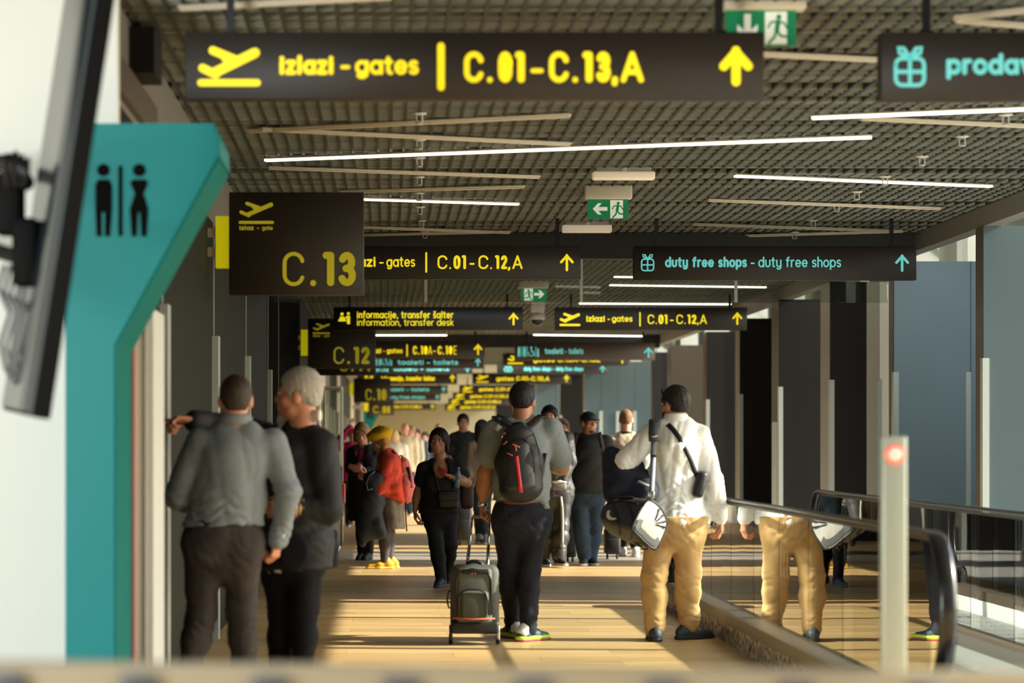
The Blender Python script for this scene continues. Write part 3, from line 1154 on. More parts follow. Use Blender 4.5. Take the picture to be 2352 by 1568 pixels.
hanging_sign((684, 565, 1334, 641), 21.6, 'yellow gates C.01-C.12,A sign partly hidden behind the gate C.13 sign', [
    ('pictogram', lambda m, c: plane_icon(m, 700, 768, 584, 618, c, 624)),
    ('lettering', runs([('izlazi', 792, 864, 5.0), ('-', 870, 882, 3.6), ('gates', 887, 954, 3.6)], 588, 613)),
    ('divider', lambda m, c: ribbon(m, [(979, 581), (979, 624)], 4.5, c)),
    ('lettering', runs([('C.', 1004, 1038, 4.4), ('01', 1041, 1072, 6.4), ('-', 1077, 1091, 4.4), ('C.', 1098, 1132, 4.4), ('12', 1136, 1166, 6.4), (',', 1165, 1174, 5), ('A', 1176, 1201, 4.4)], 586, 618)),
    ('arrow', lambda m, c: arrow_icon(m, 1286, 1318, 583, 623, 6, c))], M_yel, (735, 1281))
hanging_sign((1456, 565, 2105, 643), 21.6, 'dark sign reading duty free shops in turquoise, over the moving walkway', [
    ('pictogram', lambda m, c: gift_icon(m, 1472, 1503, 583, 623, 3.4, c)),
    ('lettering', runs([('duty free shops', 1527, 1716, 5.0), ('-', 1723, 1734, 3.6), ('duty free shops', 1741, 1932, 3.6)], 589, 614)),
    ('arrow', lambda m, c: arrow_icon(m, 2056, 2088, 584, 624, 6, c))], M_cyan, (1509, 2050))
hanging_sign((766, 705, 1201, 758), 32.6, 'sign reading informacije, transfer salter, information, transfer desk in yellow', [
    ('pictogram', lambda m, c: desk_icon(m, 777, 804, 716, 744, c)),
    ('lettering', runs([('informacije, transfer šalter', 819, 1042, 2.7)], 714, 731)),
    ('lettering', runs([('information, transfer desk', 819, 1042, 1.9)], 732, 748)),
    ('arrow', lambda m, c: arrow_icon(m, 1168, 1191, 718, 747, 4.4, c))], M_yel, (802, 1165), mat('sign_black', (20, 18, 16), 0.45))
hanging_sign((1275, 706, 1716, 758), 32.6, 'yellow izlazi - gates C.01-C.12,A sign right of the information desk sign', [
    ('pictogram', lambda m, c: plane_icon(m, 1286, 1332, 718, 741, c, 746)),
    ('lettering', runs([('izlazi', 1346, 1390, 3.4), ('-', 1395, 1401, 2.6), ('gates', 1405, 1453, 2.6)], 724, 739)),
    ('divider', lambda m, c: ribbon(m, [(1470, 718), (1470, 748)], 3.2, c)),
    ('lettering', runs([('C.', 1487, 1510, 3.0), ('01', 1512, 1534, 4.6), ('-', 1538, 1548, 3.0), ('C.', 1553, 1576, 3.0), ('12', 1578, 1600, 4.6), (',', 1600, 1606, 3.6), ('A', 1607, 1624, 3.0)], 722, 744)),
    ('arrow', lambda m, c: arrow_icon(m, 1682, 1705, 717, 746, 4.4, c))], M_yel, (1312, 1677))
hanging_sign((794, 784, 1114, 823), 43.5, 'small yellow gates C.10A-C.10E sign behind the gate C.12 sign', [
    ('lettering', runs([('izlazi', 838, 876, 2.8), ('-', 880, 884, 2), ('gates', 888, 925, 2.2)], 799, 811)),
    ('divider', lambda m, c: ribbon(m, [(935, 792), (935, 817)], 3, c)),
    ('lettering', runs([('C.', 948, 964, 3.4), ('10', 966, 982, 4.4), ('A', 983, 993, 2), ('-', 994, 1002, 2.6), ('C.', 1005, 1021, 3.4), ('10', 1023, 1039, 4.4), ('E', 1041, 1050, 2)], 794, 814)),
    ('arrow', lambda m, c: arrow_icon(m, 1088, 1108, 790, 815, 4, c))], M_yel, (1092, 820))
hanging_sign((1182, 787, 1504, 827), 43.5, 'brownish sign with turquoise toilet pictograms reading toaleti - toilets', [
    ('pictogram', lambda m, c: wc_icons(m, 1188, 1240, 796, 818, c)),
    ('lettering', runs([('toaleti', 1251, 1294, 2.8), ('-', 1298, 1302, 2), ('toilets', 1306, 1340, 2)], 799, 813)),
    ('arrow', lambda m, c: arrow_icon(m, 1479, 1500, 797, 821, 4, c))], M_cyan, (1210, 1478), mat('sign_brown_light', (66, 55, 47), 0.5))

FAR = [  # rect, colour, words, label
    ((1155, 811, 1443, 840), M_yel, 'gates C.10A-C.10E', 'far yellow gates sign half hidden below the toilets sign'),
    ((850, 817, 1110, 846), M_cyan, 'toaleti - toilets', 'far turquoise toilets sign just below the gates C.10A sign'),
    ((1142, 834, 1396, 859), M_cyan, 'duty free shops - duty free shops', 'far turquoise duty free sign above the bearded walker'),
    ((845, 834, 1085, 859), M_cyan, 'toaleti - toilets', 'far turquoise toilets sign, lower of the left pair'),
    ((820, 855, 1050, 882), M_yel, 'informacije, transfer šalter', 'far yellow information sign above the gate C.10 sign'),
    ((1085, 856, 1312, 882), M_yel, 'gates C.01-C.10,A', 'far yellow gates sign directly above the head of the backpack man'),
    ((838, 884, 1028, 904), M_cyan, 'toaleti - toilets', 'far turquoise sign right of the gate C.10 sign, upper'),
    ((1055, 884, 1242, 903), M_yel, 'gates C.01-C.10,A', 'far yellow gates sign left of the head of the backpack man'),
    ((850, 903, 1012, 920), M_cyan, 'duty free shops', 'far turquoise sign right of the gate C.10 sign, lower'),
    ((1040, 901, 1205, 918), M_yel, 'gates C.01-C.09,A', 'distant yellow gates sign, third from the bottom of its column'),
    ((860, 926, 1000, 941), M_yel, 'gates C.01-C.08,A', 'distant yellow sign right of the gate C.08 sign'),
    ((1030, 914, 1185, 930), M_yel, 'gates C.01-C.08,A', 'distant yellow gates sign, second from the bottom of its column'),
    ((1022, 927, 1170, 942), M_yel, 'gates C.01-C.07,A', 'most distant yellow gates sign, lowest of its column'),
]
for (x0, y0, x1, y1), colr, words, lab in FAR:
    z = 8440.0 / (VY - y1)
    h = y1 - y0
    def mk(x0=x0, x1=x1, y0=y0, h=h, words=words):
        w = x1 - x0
        d = [('lettering', runs([(words, x0 + w * .24, x0 + w * .78, h * .10)], y0 + h * .30, y0 + h * .72)),
             ('arrow', lambda m, c: arrow_icon(m, x1 - w * .075, x1 - w * .02, y0 + h * .18, y0 + h * .82, h * .13, c))]
        if 'gates' in words:
            d.append(('pictogram', lambda m, c: plane_icon(m, x0 + w * .04, x0 + w * .16, y0 + h * .2, y0 + h * .62, c, y0 + h * .8)))
        elif 'duty' in words:
            d.append(('pictogram', lambda m, c: gift_icon(m, x0 + w * .06, x0 + w * .14, y0 + h * .2, y0 + h * .8, h * .08, c)))
        elif 'inform' in words:
            d.append(('pictogram', lambda m, c: desk_icon(m, x0 + w * .06, x0 + w * .16, y0 + h * .2, y0 + h * .8, c)))
        else:
            d.append(('pictogram', lambda m, c: wc_icons(m, x0 + w * .04, x0 + w * .2, y0 + h * .25, y0 + h * .75, c)))
        return d
    hanging_sign((x0, y0, x1, y1), z, lab, mk(), colr, (x0 + h, x1 - h), group='far hanging direction signs')


def gate_sign(rect, z, number, label, plate, full=True, big=None):
    x0, y0, x1, y1 = rect
    a, b = P(x0, y1, z), P(x1, y0, z)
    root = empty('gate_sign', (a.x, z + 0.06, a.z))
    tag(root, label, 'sign', 'projecting gate number signs')
    MB().rbox(((a.x + b.x) / 2, z + 0.06, (a.z + b.z) / 2), (b.x - a.x, 0.12, b.z - a.z), 0.006, 1).build('panel', M_sign, root)
    px0, py0, px1, py1 = plate
    c, d = P(px0, py1, z), P(px1, py0, z)
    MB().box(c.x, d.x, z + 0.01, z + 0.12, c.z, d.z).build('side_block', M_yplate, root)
    MB().box(XL - 0.02, c.x + 0.005, z + 0.03, z + 0.10, c.z + 0.08, c.z + 0.14).box(XL - 0.02, c.x + 0.005, z + 0.03, z + 0.10, d.z - 0.14, d.z - 0.08).build('wall_bracket', M_trim, root)
    w, h = x1 - x0, y1 - y0
    cv = conv_at(z - 0.004)
    if full:
        mb = MB()
        plane_icon(mb, x0 + w * .075, x0 + w * .33, y0 + h * .09, y0 + h * .25, cv, y0 + h * .295, 0.8)
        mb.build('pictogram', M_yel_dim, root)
        mb = MB()
        runs([('izlaz', x0 + w * .075, x0 + w * .185, w * .008), ('-', x0 + w * .205, x0 + w * .225, w * .006), ('gate', x0 + w * .245, x0 + w * .325, w * .006)], y0 + h * .325, y0 + h * .37)(mb, cv)
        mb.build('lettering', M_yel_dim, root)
    bx0, bx1, by0, by1 = big
    mb = MB()
    bw = bx1 - bx0
    bh = by1 - by0
    runs([('C', bx0, bx0 + bw * .31, bh * .115), (number, bx0 + bw * .535, bx1, bh * .21)], by0, by1)(mb, cv)
    blob(mb, (bx0 + bw * .42, by1 - bh * .09), bh * .09, cv)
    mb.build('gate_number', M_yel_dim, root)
    return root


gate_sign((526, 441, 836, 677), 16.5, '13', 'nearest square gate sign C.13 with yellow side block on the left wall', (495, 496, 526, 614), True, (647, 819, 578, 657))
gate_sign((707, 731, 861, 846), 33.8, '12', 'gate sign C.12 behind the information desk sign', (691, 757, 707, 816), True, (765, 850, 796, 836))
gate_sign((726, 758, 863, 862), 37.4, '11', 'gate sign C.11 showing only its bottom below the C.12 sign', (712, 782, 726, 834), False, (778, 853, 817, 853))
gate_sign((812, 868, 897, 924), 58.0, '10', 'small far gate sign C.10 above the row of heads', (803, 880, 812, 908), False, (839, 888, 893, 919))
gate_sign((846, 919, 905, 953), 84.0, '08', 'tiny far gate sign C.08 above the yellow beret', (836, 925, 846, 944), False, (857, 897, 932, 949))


# ------------------------------------------------------------------ green exit signs and emergency luminaires
def running_man(mb, x, y, s, cv, flip=1):
    def q(a, b): return (x + flip * a * s, y + b * s)
    blob(mb, q(.05, -.40), s * .09, cv)
    ribbon(mb, [q(.03, -.24), q(-.02, .05)], s * .16, cv)
    ribbon(mb, [q(.03, -.26), q(-.22, -.22), q(-.30, -.05)], s * .07, cv)
    ribbon(mb, [q(.05, -.26), q(.22, -.20), q(.33, -.02)], s * .07, cv)
    ribbon(mb, [q(-.02, .05), q(.12, .24), q(.36, .26)], s * .09, cv)
    ribbon(mb, [q(-.02, .05), q(-.10, .28), q(-.28, .46)], s * .09, cv)


def exit_sign(box, panel, z, label, arrow, flip=False, glyph=True):
    a, b = P(box[0], box[3], z), P(box[2], box[1], z)
    root = empty('exit_sign', ((a.x + b.x) / 2, z, b.z))
    tag(root, label, 'exit sign', 'green emergency exit signs')
    MB().rbox(((a.x + b.x) / 2, z + 0.03, (a.z + CEIL + 0.01) / 2), (b.x - a.x, 0.10, CEIL + 0.01 - a.z), 0.012, 2).build('housing', M_lamp_off, root)
    c, d = P(panel[0], panel[3], z), P(panel[2], panel[1], z)
    MB().box(c.x, d.x, z + 0.02, z + 0.03, c.z, a.z + 0.005).build('sign_plate', M_green, root)
    x0, y0, x1, y1 = panel
    w, h = x1 - x0, y1 - y0
    cv, cv2 = conv_at(z + 0.016), conv_at(z + 0.012)
    dx0, dx1 = (x0 + w * .55, x0 + w * .86) if not flip else (x0 + w * .12, x0 + w * .46)
    mb = MB()
    poly(mb, [(dx0, y0 + h * .06), (dx1, y0 + h * .06), (dx1, y1 - h * .02), (dx0, y1 - h * .02)], cv)
    ax = x0 + w * .30 if not flip else x0 + w * .70
    ay = (y0 + y1) / 2
    r = h * .34
    T = {'l': lambda u, v: (ax + u * r, ay + v * r), 'r': lambda u, v: (ax - u * r, ay + v * r), 'd': lambda u, v: (ax + v * r, ay - u * r)}[arrow]
    poly(mb, [T(-1.1, 0), T(-.3, -.85), T(.25, -.85), T(-.25, -.28), T(1.1, -.28), T(1.1, .28), T(-.25, .28), T(.25, .85), T(-.3, .85)], cv)
    mb.build('arrow_and_door', M_exwhite, root)
    mb = MB()
    running_man(mb, (dx0 + dx1) / 2 + w * .02, y0 + h * .55, h * .85, cv2, 1 if not flip else -1)
    mb.build('running_figure', M_green, root)
    return root


exit_sign((1662, -6, 1852, 22), (1668, 22, 1830, 103), 11.0, 'nearest green exit sign with downward arrow, half behind the large gates sign', 'd')
exit_sign((1343, 429, 1452, 457), (1350, 457, 1444, 502), 18.9, 'green exit sign with left arrow hanging free in the ceiling middle', 'l')
exit_sign((1190, 648, 1260, 662), (1197, 660, 1256, 691), 30.0, 'green exit sign with right arrow seen through the glass curtain', 'r', True)
exit_sign((1105, 764, 1150, 774), (1112, 774, 1148, 794), 45.6, 'small dim exit sign right of the small gates C.10A sign', 'r', True)
for (x0, y0, x1, y1), z, lab in (((1362, 393, 1505, 411), 17.6, 'white batten luminaire on the ceiling above the middle exit sign'), ((1292, 516, 1406, 533), 21.9, 'white batten luminaire just above the gap between the two middle signs')):
    a, b = P(x0, y1, z), P(x1, y0, z)
    root = empty('emergency_luminaire', ((a.x + b.x) / 2, z, b.z))
    tag(root, lab, 'luminaire', 'white battens under the ceiling')
    MB().rbox(((a.x + b.x) / 2, z + 0.05, (a.z + b.z) / 2), (b.x - a.x, 0.11, b.z - a.z), 0.012, 2).build('diffuser', mat('batten', (244, 226, 196), 0.5, emit=0.25), root)
    MB().rbox(((a.x + b.x) / 2, z + 0.06, (b.z + CEIL + 0.02) / 2), (b.x - a.x - 0.05, 0.08, CEIL + 0.02 - b.z), 0.006, 1).build('housing', M_trim, root)
    MB().lathe([(0.022, 0), (0.022, 0.006)], ((a.x + b.x) / 2, z + 0.018, (b.z + CEIL) / 2), 14, Matrix.Rotation(math.pi / 2, 3, 'X')).build('test_button', M_lamp_off, root)

p = ceil_pt(1234, 690, CEIL)
p.y = 34.0
p.x = (1234 - VX) * 34.0 / F
root = empty('security_camera', p)
tag(root, 'white dome security camera hanging left of the farther gates sign', 'camera')
MB().rbox((p.x, p.y, CEIL - 0.09), (0.2, 0.2, 0.18), 0.02, 2).build('housing', M_white, root)
MB().lathe([(0.10, CEIL - 0.18), (0.11, CEIL - 0.25), (0.10, CEIL - 0.28)], (p.x, p.y, 0), 18).build('collar', M_white, root)
MB().ball((p.x, p.y, CEIL - 0.28), (0.085, 0.085, 0.085), 16).build('dome', mat('dome_smoke', (60, 62, 60), 0.1), root)


# ------------------------------------------------------------------ teal washroom portal, poster, monitor, barrier at the left and front
def teal_portal(z, dx, label, sc=1.0):
    q = lambda px, py: (lambda v: (v.x + dx, v.z))(P(px, py, 10.0))
    fx = P(262, 0, 10).x + dx
    outline = [q(150, 283), q(484, 283), q(500, 318), q(500, 358), q(262, 792), (fx, 0.0), (q(150, 283)[0], 0.0)]
    root = empty('washroom_portal', (q(150, 283)[0], z, 0))
    tag(root, label, 'portal', 'teal washroom portals')
    MB().prism(outline, z, z + 0.62).build('body', M_teal, root)
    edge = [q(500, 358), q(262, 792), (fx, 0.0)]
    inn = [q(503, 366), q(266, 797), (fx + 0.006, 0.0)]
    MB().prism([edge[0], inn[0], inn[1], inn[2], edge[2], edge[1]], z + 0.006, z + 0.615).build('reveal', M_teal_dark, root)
    c0, c1 = [q(484, 283), q(500, 318), q(500, 358)], [q(488, 279), q(505, 316), q(505, 360)]
    MB().prism(c0 + c1[::-1], z + 0.004, z + 0.616).build('corner_cap', M_teal, root)
    cv = lambda px, py: Vector((P(px, py, 10.0).x + dx, z - 0.004, P(px, py, 10.0).z))
    mb = MB()
    blob(mb, (238, 391), 15, cv)
    poly(mb, [(219, 425), (226, 412), (251, 412), (258, 425), (258, 480), (253, 543), (241, 543), (241, 488), (234, 488), (234, 543), (222, 543), (219, 480)], cv)
    ribbon(mb, [(277, 385), (277, 538)], 10, cv)
    blob(mb, (320, 391), 15, cv)
    poly(mb, [(299, 420), (306, 412), (334, 412), (341, 420), (330, 445), (341, 480), (337, 543), (325, 543), (322, 488), (317, 488), (314, 543), (303, 543), (298, 480), (310, 445)], cv)
    mb.build('pictogram', M_ink, root)
    return root


teal_portal(10.0, 0.0, 'teal washroom portal with black man and woman pictogram beside the white wall')
teal_portal(88.0, 0.46, 'tiny distant teal portal behind the yellow beret')

po = empty('poster_stand', (P(328, 0, 11.2).x, 11.2, 0))
tag(po, 'narrow white poster stand seen edge-on right of the teal portal', 'poster stand')
a, b = P(306, 0, 11.2).x, P(352, 0, 11.2).x
MB().box(a, a + (b - a) * .35, 11.2, 11.75, 0.0, 1.98).build('poster_board', mat('poster_cream', (232, 226, 208), 0.6), po)
MB().box(a - 0.004, a + 0.008, 11.19, 11.76, 0.0, 1.98).build('poster_edge', mat('poster_pink', (196, 120, 128), 0.6), po)
MB().box(a + (b - a) * .35, b, 11.2, 11.75, 0.0, 2.0).build('frame', mat('poster_frame', (214, 216, 212), 0.35), po)
MB().box(a + (b - a) * .55, a + (b - a) * .62, 11.192, 11.2, 0.0, 2.0).build('groove', M_trim, po)

# monitor seen from its edge, leaning, on a wall bracket
zc = 8.3
top, bot = P(214, -60, zc), P(58, 952, zc)
cen = (top + bot) / 2
Lm = (top - bot).length
R = Matrix.Rotation(math.atan2(top.x - bot.x, top.z - bot.z), 3, 'Y') @ Matrix.Rotation(math.radians(-74), 3, 'Z')
mo = empty('display_monitor', cen)
tag(mo, 'black leaning display monitor seen nearly edge-on at the left frame side', 'monitor')
MB().rbox(cen, (0.86, 0.055, Lm), 0.008, 2, R).build('casing', mat('monitor_black', (14, 14, 14), 0.7, spec=0.08), mo)
MB().rbox(cen + R @ Vector((0, -0.031, 0)), (0.83, 0.008, Lm - 0.03), 0.003, 1, R).build('screen', mat('screen_glass', (30, 38, 42), 0.2, spec=0.35), mo)
MB().rbox(cen + R @ Vector((0.40, -0.033, 0)), (0.03, 0.006, Lm), 0.002, 1, R).build('bezel', mat('bezel_grey', (58, 64, 68), 0.4), mo)
br = MB()
m1 = P(95, 640, zc + .05)
br.tube([m1, P(40, 590, zc + .4), P(-60, 560, zc + 1.0), P(-60, 560, 10.62)], 0.028, 10)
br.rbox(P(60, 580, zc + .12), (0.09, 0.10, 0.24), 0.02, 2)
br.rbox(P(22, 470, zc + .2), (0.10, 0.12, 0.22), 0.02, 2)
br.tube([P(60, 420, zc + .1), P(20, 370, zc + .3), P(-30, 380, zc + .8), P(-30, 380, 10.62)], 0.03, 10)
br.build('bracket', mat('bracket_black', (12, 12, 12), 0.7, spec=0.1), mo)
cb = MB()
for j in range(5):
    x0 = 10 + j * 14
    cb.tube([P(x0, 610, zc + .1), P(x0 - 14, 660 + 8 * j, zc + .14), P(x0 + 12, 720, zc + .1), P(x0 - 10, 790 + 6 * j, zc + .12), P(x0 + 4, 850, zc + .1), P(x0 + 26, 880, zc + .05)], 0.008, 6)
cb.build('cable', mat('cable_grey', (90, 92, 88), 0.5), mo)
cb = MB()
for j in range(3):
    cb.tube([P(20 + 18 * j, 430, zc + .1), P(8 + 16 * j, 372 + 6 * j, zc + .12), P(34 + 14 * j, 350 + 8 * j, zc + .1), P(60, 420, zc + .1)], 0.012, 6)
cb.build('cable', M_rub, mo)

# barrier right in front of the viewer
ba = empty('barrier', (0.6, 4.5, 0))
tag(ba, 'blurred beige barrier rail with dark square pads along the bottom edge', 'barrier')
l0, r0 = P(-120, 1520, 4.5), P(2500, 1548, 4.5)
MB().raw([l0, r0, r0 + Vector((0, 0.06, 0)), l0 + Vector((0, 0.06, 0)), l0 - Vector((0, 0, .14)), r0 - Vector((0, 0, .14)), r0 + Vector((0, .06, -.14)), l0 + Vector((0, .06, -.14))],
         [(0, 1, 2, 3), (4, 7, 6, 5), (0, 4, 5, 1), (1, 5, 6, 2), (2, 6, 7, 3), (3, 7, 4, 0)]).build('rail', mat('rail_beige', (150, 142, 122), 0.6), ba)
for px in range(10, 2500, 302):
    c = P(px + 8, 1570 + 26 * px / 2352.0, 4.494)
    MB().rbox(c, (0.07, 0.012, 0.04), 0.004, 1).build('pad', mat('pad_slate', (74, 76, 82), 0.6), ba)
for x in (l0.x + 0.1, r0.x - 0.1):
    MB().box(x - 0.03, x + 0.03, 4.5, 4.56, 0, 0.86).build('post', M_trim, ba)

# ------------------------------------------------------------------ moving walkway
mw = empty('moving_walkway', (2.99, 15.4, 0))
tag(mw, 'glass-sided moving walkway running along the right side of the corridor', 'walkway')
YN, YF = 10.75, 20.1
M_skirt = mat('skirt_steel', (120, 112, 104), 0.28, metal=1.0)
M_hand = mat('handrail_black', (16, 16, 17), 0.3, coat=0.3)


def glitter():
    m = bpy.data.materials.new('perforated_cladding')
    m.use_nodes = True
    t = m.node_tree
    b = t.nodes['Principled BSDF']
    tc = t.nodes.new('ShaderNodeTexCoord')
    vo = t.nodes.new('ShaderNodeTexVoronoi')
    vo.inputs['Scale'].default_value = 34
    nz = t.nodes.new('ShaderNodeTexNoise')
    nz.inputs['Scale'].default_value = 26
    cr = t.nodes.new('ShaderNodeValToRGB')
    cr.color_ramp.elements[0].position = 0.42
    cr.color_ramp.elements[1].position = 0.62
    cr.color_ramp.elements[0].color = (*lin((34, 31, 30)), 1)
    cr.color_ramp.elements[1].color = (*lin((214, 206, 200)), 1)  # sparkle of the metal painted into the colour as dark and bright noise
    t.links.new(tc.outputs['Object'], vo.inputs['Vector'])
    t.links.new(tc.outputs['Object'], nz.inputs['Vector'])
    t.links.new(nz.outputs['Fac'], cr.inputs['Fac'])
    t.links.new(cr.outputs['Color'], b.inputs['Base Color'])
    b.inputs['Metallic'].default_value = 0.7
    b.inputs['Roughness'].default_value = 0.35
    bp = t.nodes.new('ShaderNodeBump')
    bp.inputs['Strength'].default_value = 0.8
    bp.inputs['Distance'].default_value = 0.01
    t.links.new(vo.outputs['Distance'], bp.inputs['Height'])
    t.links.new(bp.outputs['Normal'], b.inputs['Normal'])
    return m


M_glit = glitter()
for X in (2.42, 3.60):
    r = 0.33
    path = [(X, YF + .02 + r * math.sin(t) * 0.9, 0.98 - r + r * math.cos(t)) for t in [math.pi * 0.92 * (1 - i / 12) for i in range(13)]]
    path += [(X, YN - .02 - r * math.sin(t) * 0.9, 0.98 - r + r * math.cos(t)) for t in [math.pi * 0.95 * i / 12 for i in range(13)]]
    MB().tube(path, 0.042, 10, flat=0.32).build('handrail', M_hand, mw)
    MB().box(X - 0.016, X + 0.016, YN, YF, 0.945, 0.962).build('rail_profile', mat('profile_grey', (92, 86, 78), 0.4, metal=0.6), mw)
    n = 9
    for i in range(n):
        ya, yb = YN + (YF - YN) * i / n, YN + (YF - YN) * (i + 1) / n
        MB().box(X - 0.005, X + 0.005, ya + 0.006, yb - 0.006, 0.20, 0.955).build('glass_pane', M_glass, mw)
    for yc, sg in ((YF, 1), (YN, -1)):
        pts = [(yc, .955)] + [(yc + sg * (r * .85) * math.sin(math.pi * t / 10), .965 - r + (r - .02) * math.cos(math.pi * t / 10)) for t in range(1, 10)] + [(yc, .29)]
        vs = [(X + d, yy, zz) for d in (-.005, .005) for yy, zz in pts]
        k = len(pts)
        MB().raw(vs, [tuple(range(k)), tuple(range(2 * k - 1, k - 1, -1))] + [(i, (i + 1) % k, k + (i + 1) % k, k + i) for i in range(k)]).build('glass_end', M_glass, mw)
    MB().box(X - 0.10, X + 0.09, YN - 0.1, YF + 0.1, 0.14, 0.215).build('deck_profile', mat('deck_brown', (104, 92, 78), 0.35, metal=0.5), mw)
    MB().box(X - 0.085, X + 0.085, YN - 0.1, YF + 0.1, 0.0, 0.14).build('skirt_cladding', M_glit, mw)
    sa = (X + .085, X + .089) if X < 3 else (X - .089, X - .085)
    MB().box(sa[0], sa[1], YN - 0.1, YF + 0.1, 0.0, 0.138).build('inner_skirt', mat('skirt_alu', (206, 210, 208), 0.5, metal=0.2), mw)
    MB().rbox((X, YF + 0.28, 0.19), (0.19, 0.42, 0.38), 0.09, 4).build('newel_base', M_rub, mw)
    MB().rbox((X, YN - 0.28, 0.19), (0.19, 0.42, 0.38), 0.09, 4).build('newel_base', M_rub, mw)
pal = MB().box(2.52, 3.505, YN, YF, 0.0, 0.012).build('pallet_bed', mat('pallet_dark', (60, 62, 62), 0.5), mw)
pmesh = MB()
for g in range(14):
    pmesh.box(2.525 + g * .07, 2.525 + g * .07 + .05, 0, .38, 0, .012)
pme = pmesh.mesh('pallet')
pme.materials.append(mat('pallet_alu', (170, 174, 172), 0.45, metal=0.4))
yy = YN + .01
while yy + .38 < YF:
    o = bpy.data.objects.new('pallet', pme)
    COL.objects.link(o)
    o.parent = mw
    o.location = Vector((0, yy, 0.012)) - Vector(mw.location)
    yy += 0.4
for ya, yb in ((YF, YF + .9), (YN - .9, YN)):
    MB().box(2.5, 3.52, ya, yb, 0.0, 0.014).build('comb_plate', M_steel, mw)

bo = empty('signal_post', (1.888, 9.0, 0))
tag(bo, 'slim pale metal post with round red signal light at the walkway entrance', 'post')
MB().rbox((1.888, 9.03, 0.7035), (0.093, 0.06, 1.407), 0.008, 2).build('body', mat('post_alu', (168, 174, 158), 0.38, metal=0.35), bo)
MB().box(1.83, 1.946, 8.98, 9.08, 0, 0.012).build('foot_plate', M_steel, bo)
Rx = Matrix.Rotation(math.pi / 2, 3, 'X')
MB().lathe([(0.035, 0.0), (0.035, 0.006), (0.030, 0.008)], (1.888, 9.0, 1.338), 24, Rx).build('lamp_ring', mat('lamp_red', (255, 60, 36), 0.4, emit=1.0), bo)
MB().lathe([(0.029, 0.0), (0.026, 0.011), (0.012, 0.013)], (1.888, 9.0, 1.338), 24, Rx).build('signal_lens', mat('lamp_pink', (255, 178, 160), 0.4, emit=0.75), bo)
MB().box(1.846, 1.930, 8.996, 9.001, 1.267, 1.269).build('seam', M_trim, bo)

# ------------------------------------------------------------------ mobile glass display stand behind the officer
z = 29.9
a, b, c = P(738, 1262, z), P(785, 0, z), P(808, 1075, z + 1.0)
ds = empty('display_stand', ((a.x + b.x) / 2, z + .3, 0))
tag(ds, 'mobile grey display stand with glass top, red plate and castors behind the officer', 'display stand')
hx = b.x
M_ds = mat('stand_grey', (186, 186, 172), 0.5)
MB().rbox(((a.x + hx) / 2, z + .45, 0.60), (hx - a.x, 0.9, 0.98), 0.01, 2).build('cabinet', M_ds, ds)
MB().box(hx - 0.004, hx + 0.012, z - 0.012, z + 0.02, 0.1, 1.09).build('corner_profile', M_steel, ds)
rp = P(0, 1112, z).z, P(0, 1157, z).z
MB().box(hx - 0.10, hx + 0.015, z - 0.02, z, rp[1], rp[0]).box(hx, hx + 0.03, z + 0.02, z + 0.86, rp[1], rp[0]).build('red_plate', mat('plate_red', (176, 22, 20), 0.4), ds)
gt = MB()
for xx, yy2 in ((a.x + .01, z + .01), (hx - .01, z + .01), (a.x + .01, z + .88), (hx - .01, z + .88)):
    gt.box(xx - .012, xx + .012, yy2 - .012, yy2 + .012, 1.09, 2.05)
gt.build('upright', mat('upright_white', (216, 220, 208), 0.3), ds)
MB().box(a.x + .015, hx - .015, z + .01, z + .016, 1.09, 2.05).box(hx - .016, hx - .010, z + .02, z + .87, 1.09, 2.05).build('glass_pane', M_curtain, ds)
MB().box(a.x, hx, z, z + .9, 2.05, 2.08).build('top_frame', M_ds, ds)
for xx, yy2 in ((a.x + .06, z + .08), (hx - .05, z + .08), (a.x + .06, z + .82), (hx - .05, z + .82)):
    MB().lathe([(0.042, -0.014), (0.05, -0.008), (0.05, 0.008), (0.042, 0.014)], (xx, yy2, 0.05), 14, Matrix.Rotation(math.pi / 2, 3, 'Y')).box(xx - .02, xx + .02, yy2 - .02, yy2 + .02, 0.09, 0.115).build('castor', M_steel, ds)


# ------------------------------------------------------------------ people
def nrm(v):
    v = np.array(v, float)
    return v / (np.linalg.norm(v) + 1e-9)


def hand_parts(wrist, d, n, side, curl=0.5, s=1.0, point=False, vox=0.0042):
    """palm, four unequal bent fingers and a thumb; d = direction of the hand, n = direction the palm faces, side = +1/-1 thumb side"""
    d = nrm(d)
    n = nrm(n - d * np.dot(n, d))
    a = np.cross(d, n) * side
    w = np.array(wrist, float)
    pr = [f_(w - d * .02 * s, w + d * .075 * s, (.027 * s, .019 * s), (.041 * s, .015 * s), a)]
    for i in range(4):
        off = (1.5 - i) * .0215 * s
        L = (.046, .052, .048, .037)[i] * s
        base = w + d * (.088 - abs(i - 1.2) * .004) * s + a * off
        ang = 0.25 + curl * 0.9 + 0.05 * i
        if point and i == 0: ang = 0.05
        p, t = base, 0.0
        for k, (ln, r) in enumerate(((1, .0098), (.68, .0088), (.55, .0078))):
            t += ang * (0.7, 1.15, .9)[k] if not (point and i == 0) else .03
            q = p + (d * math.cos(t) + n * math.sin(t)) * L * ln
            pr.append(c_(p, q, r * s, r * .92 * s))
            p = q
    tb = w + d * .022 * s + a * .026 * s
    t1 = tb + nrm(d * .72 + a * .55 + n * .40) * .045 * s
    t2 = t1 + nrm(d * .85 + a * .10 + n * (.3 + curl * .4)) * .033 * s
    t3 = t2 + nrm(d * .85 - a * .15 * curl + n * (.3 + curl * .5)) * .024 * s
    pr += [c_(tb, t1, .0155 * s, .0125 * s), c_(t1, t2, .0115 * s, .0105 * s), c_(t2, t3, .0100 * s, .0085 * s)]
    return field_mesh(pr, vox, k=.008)


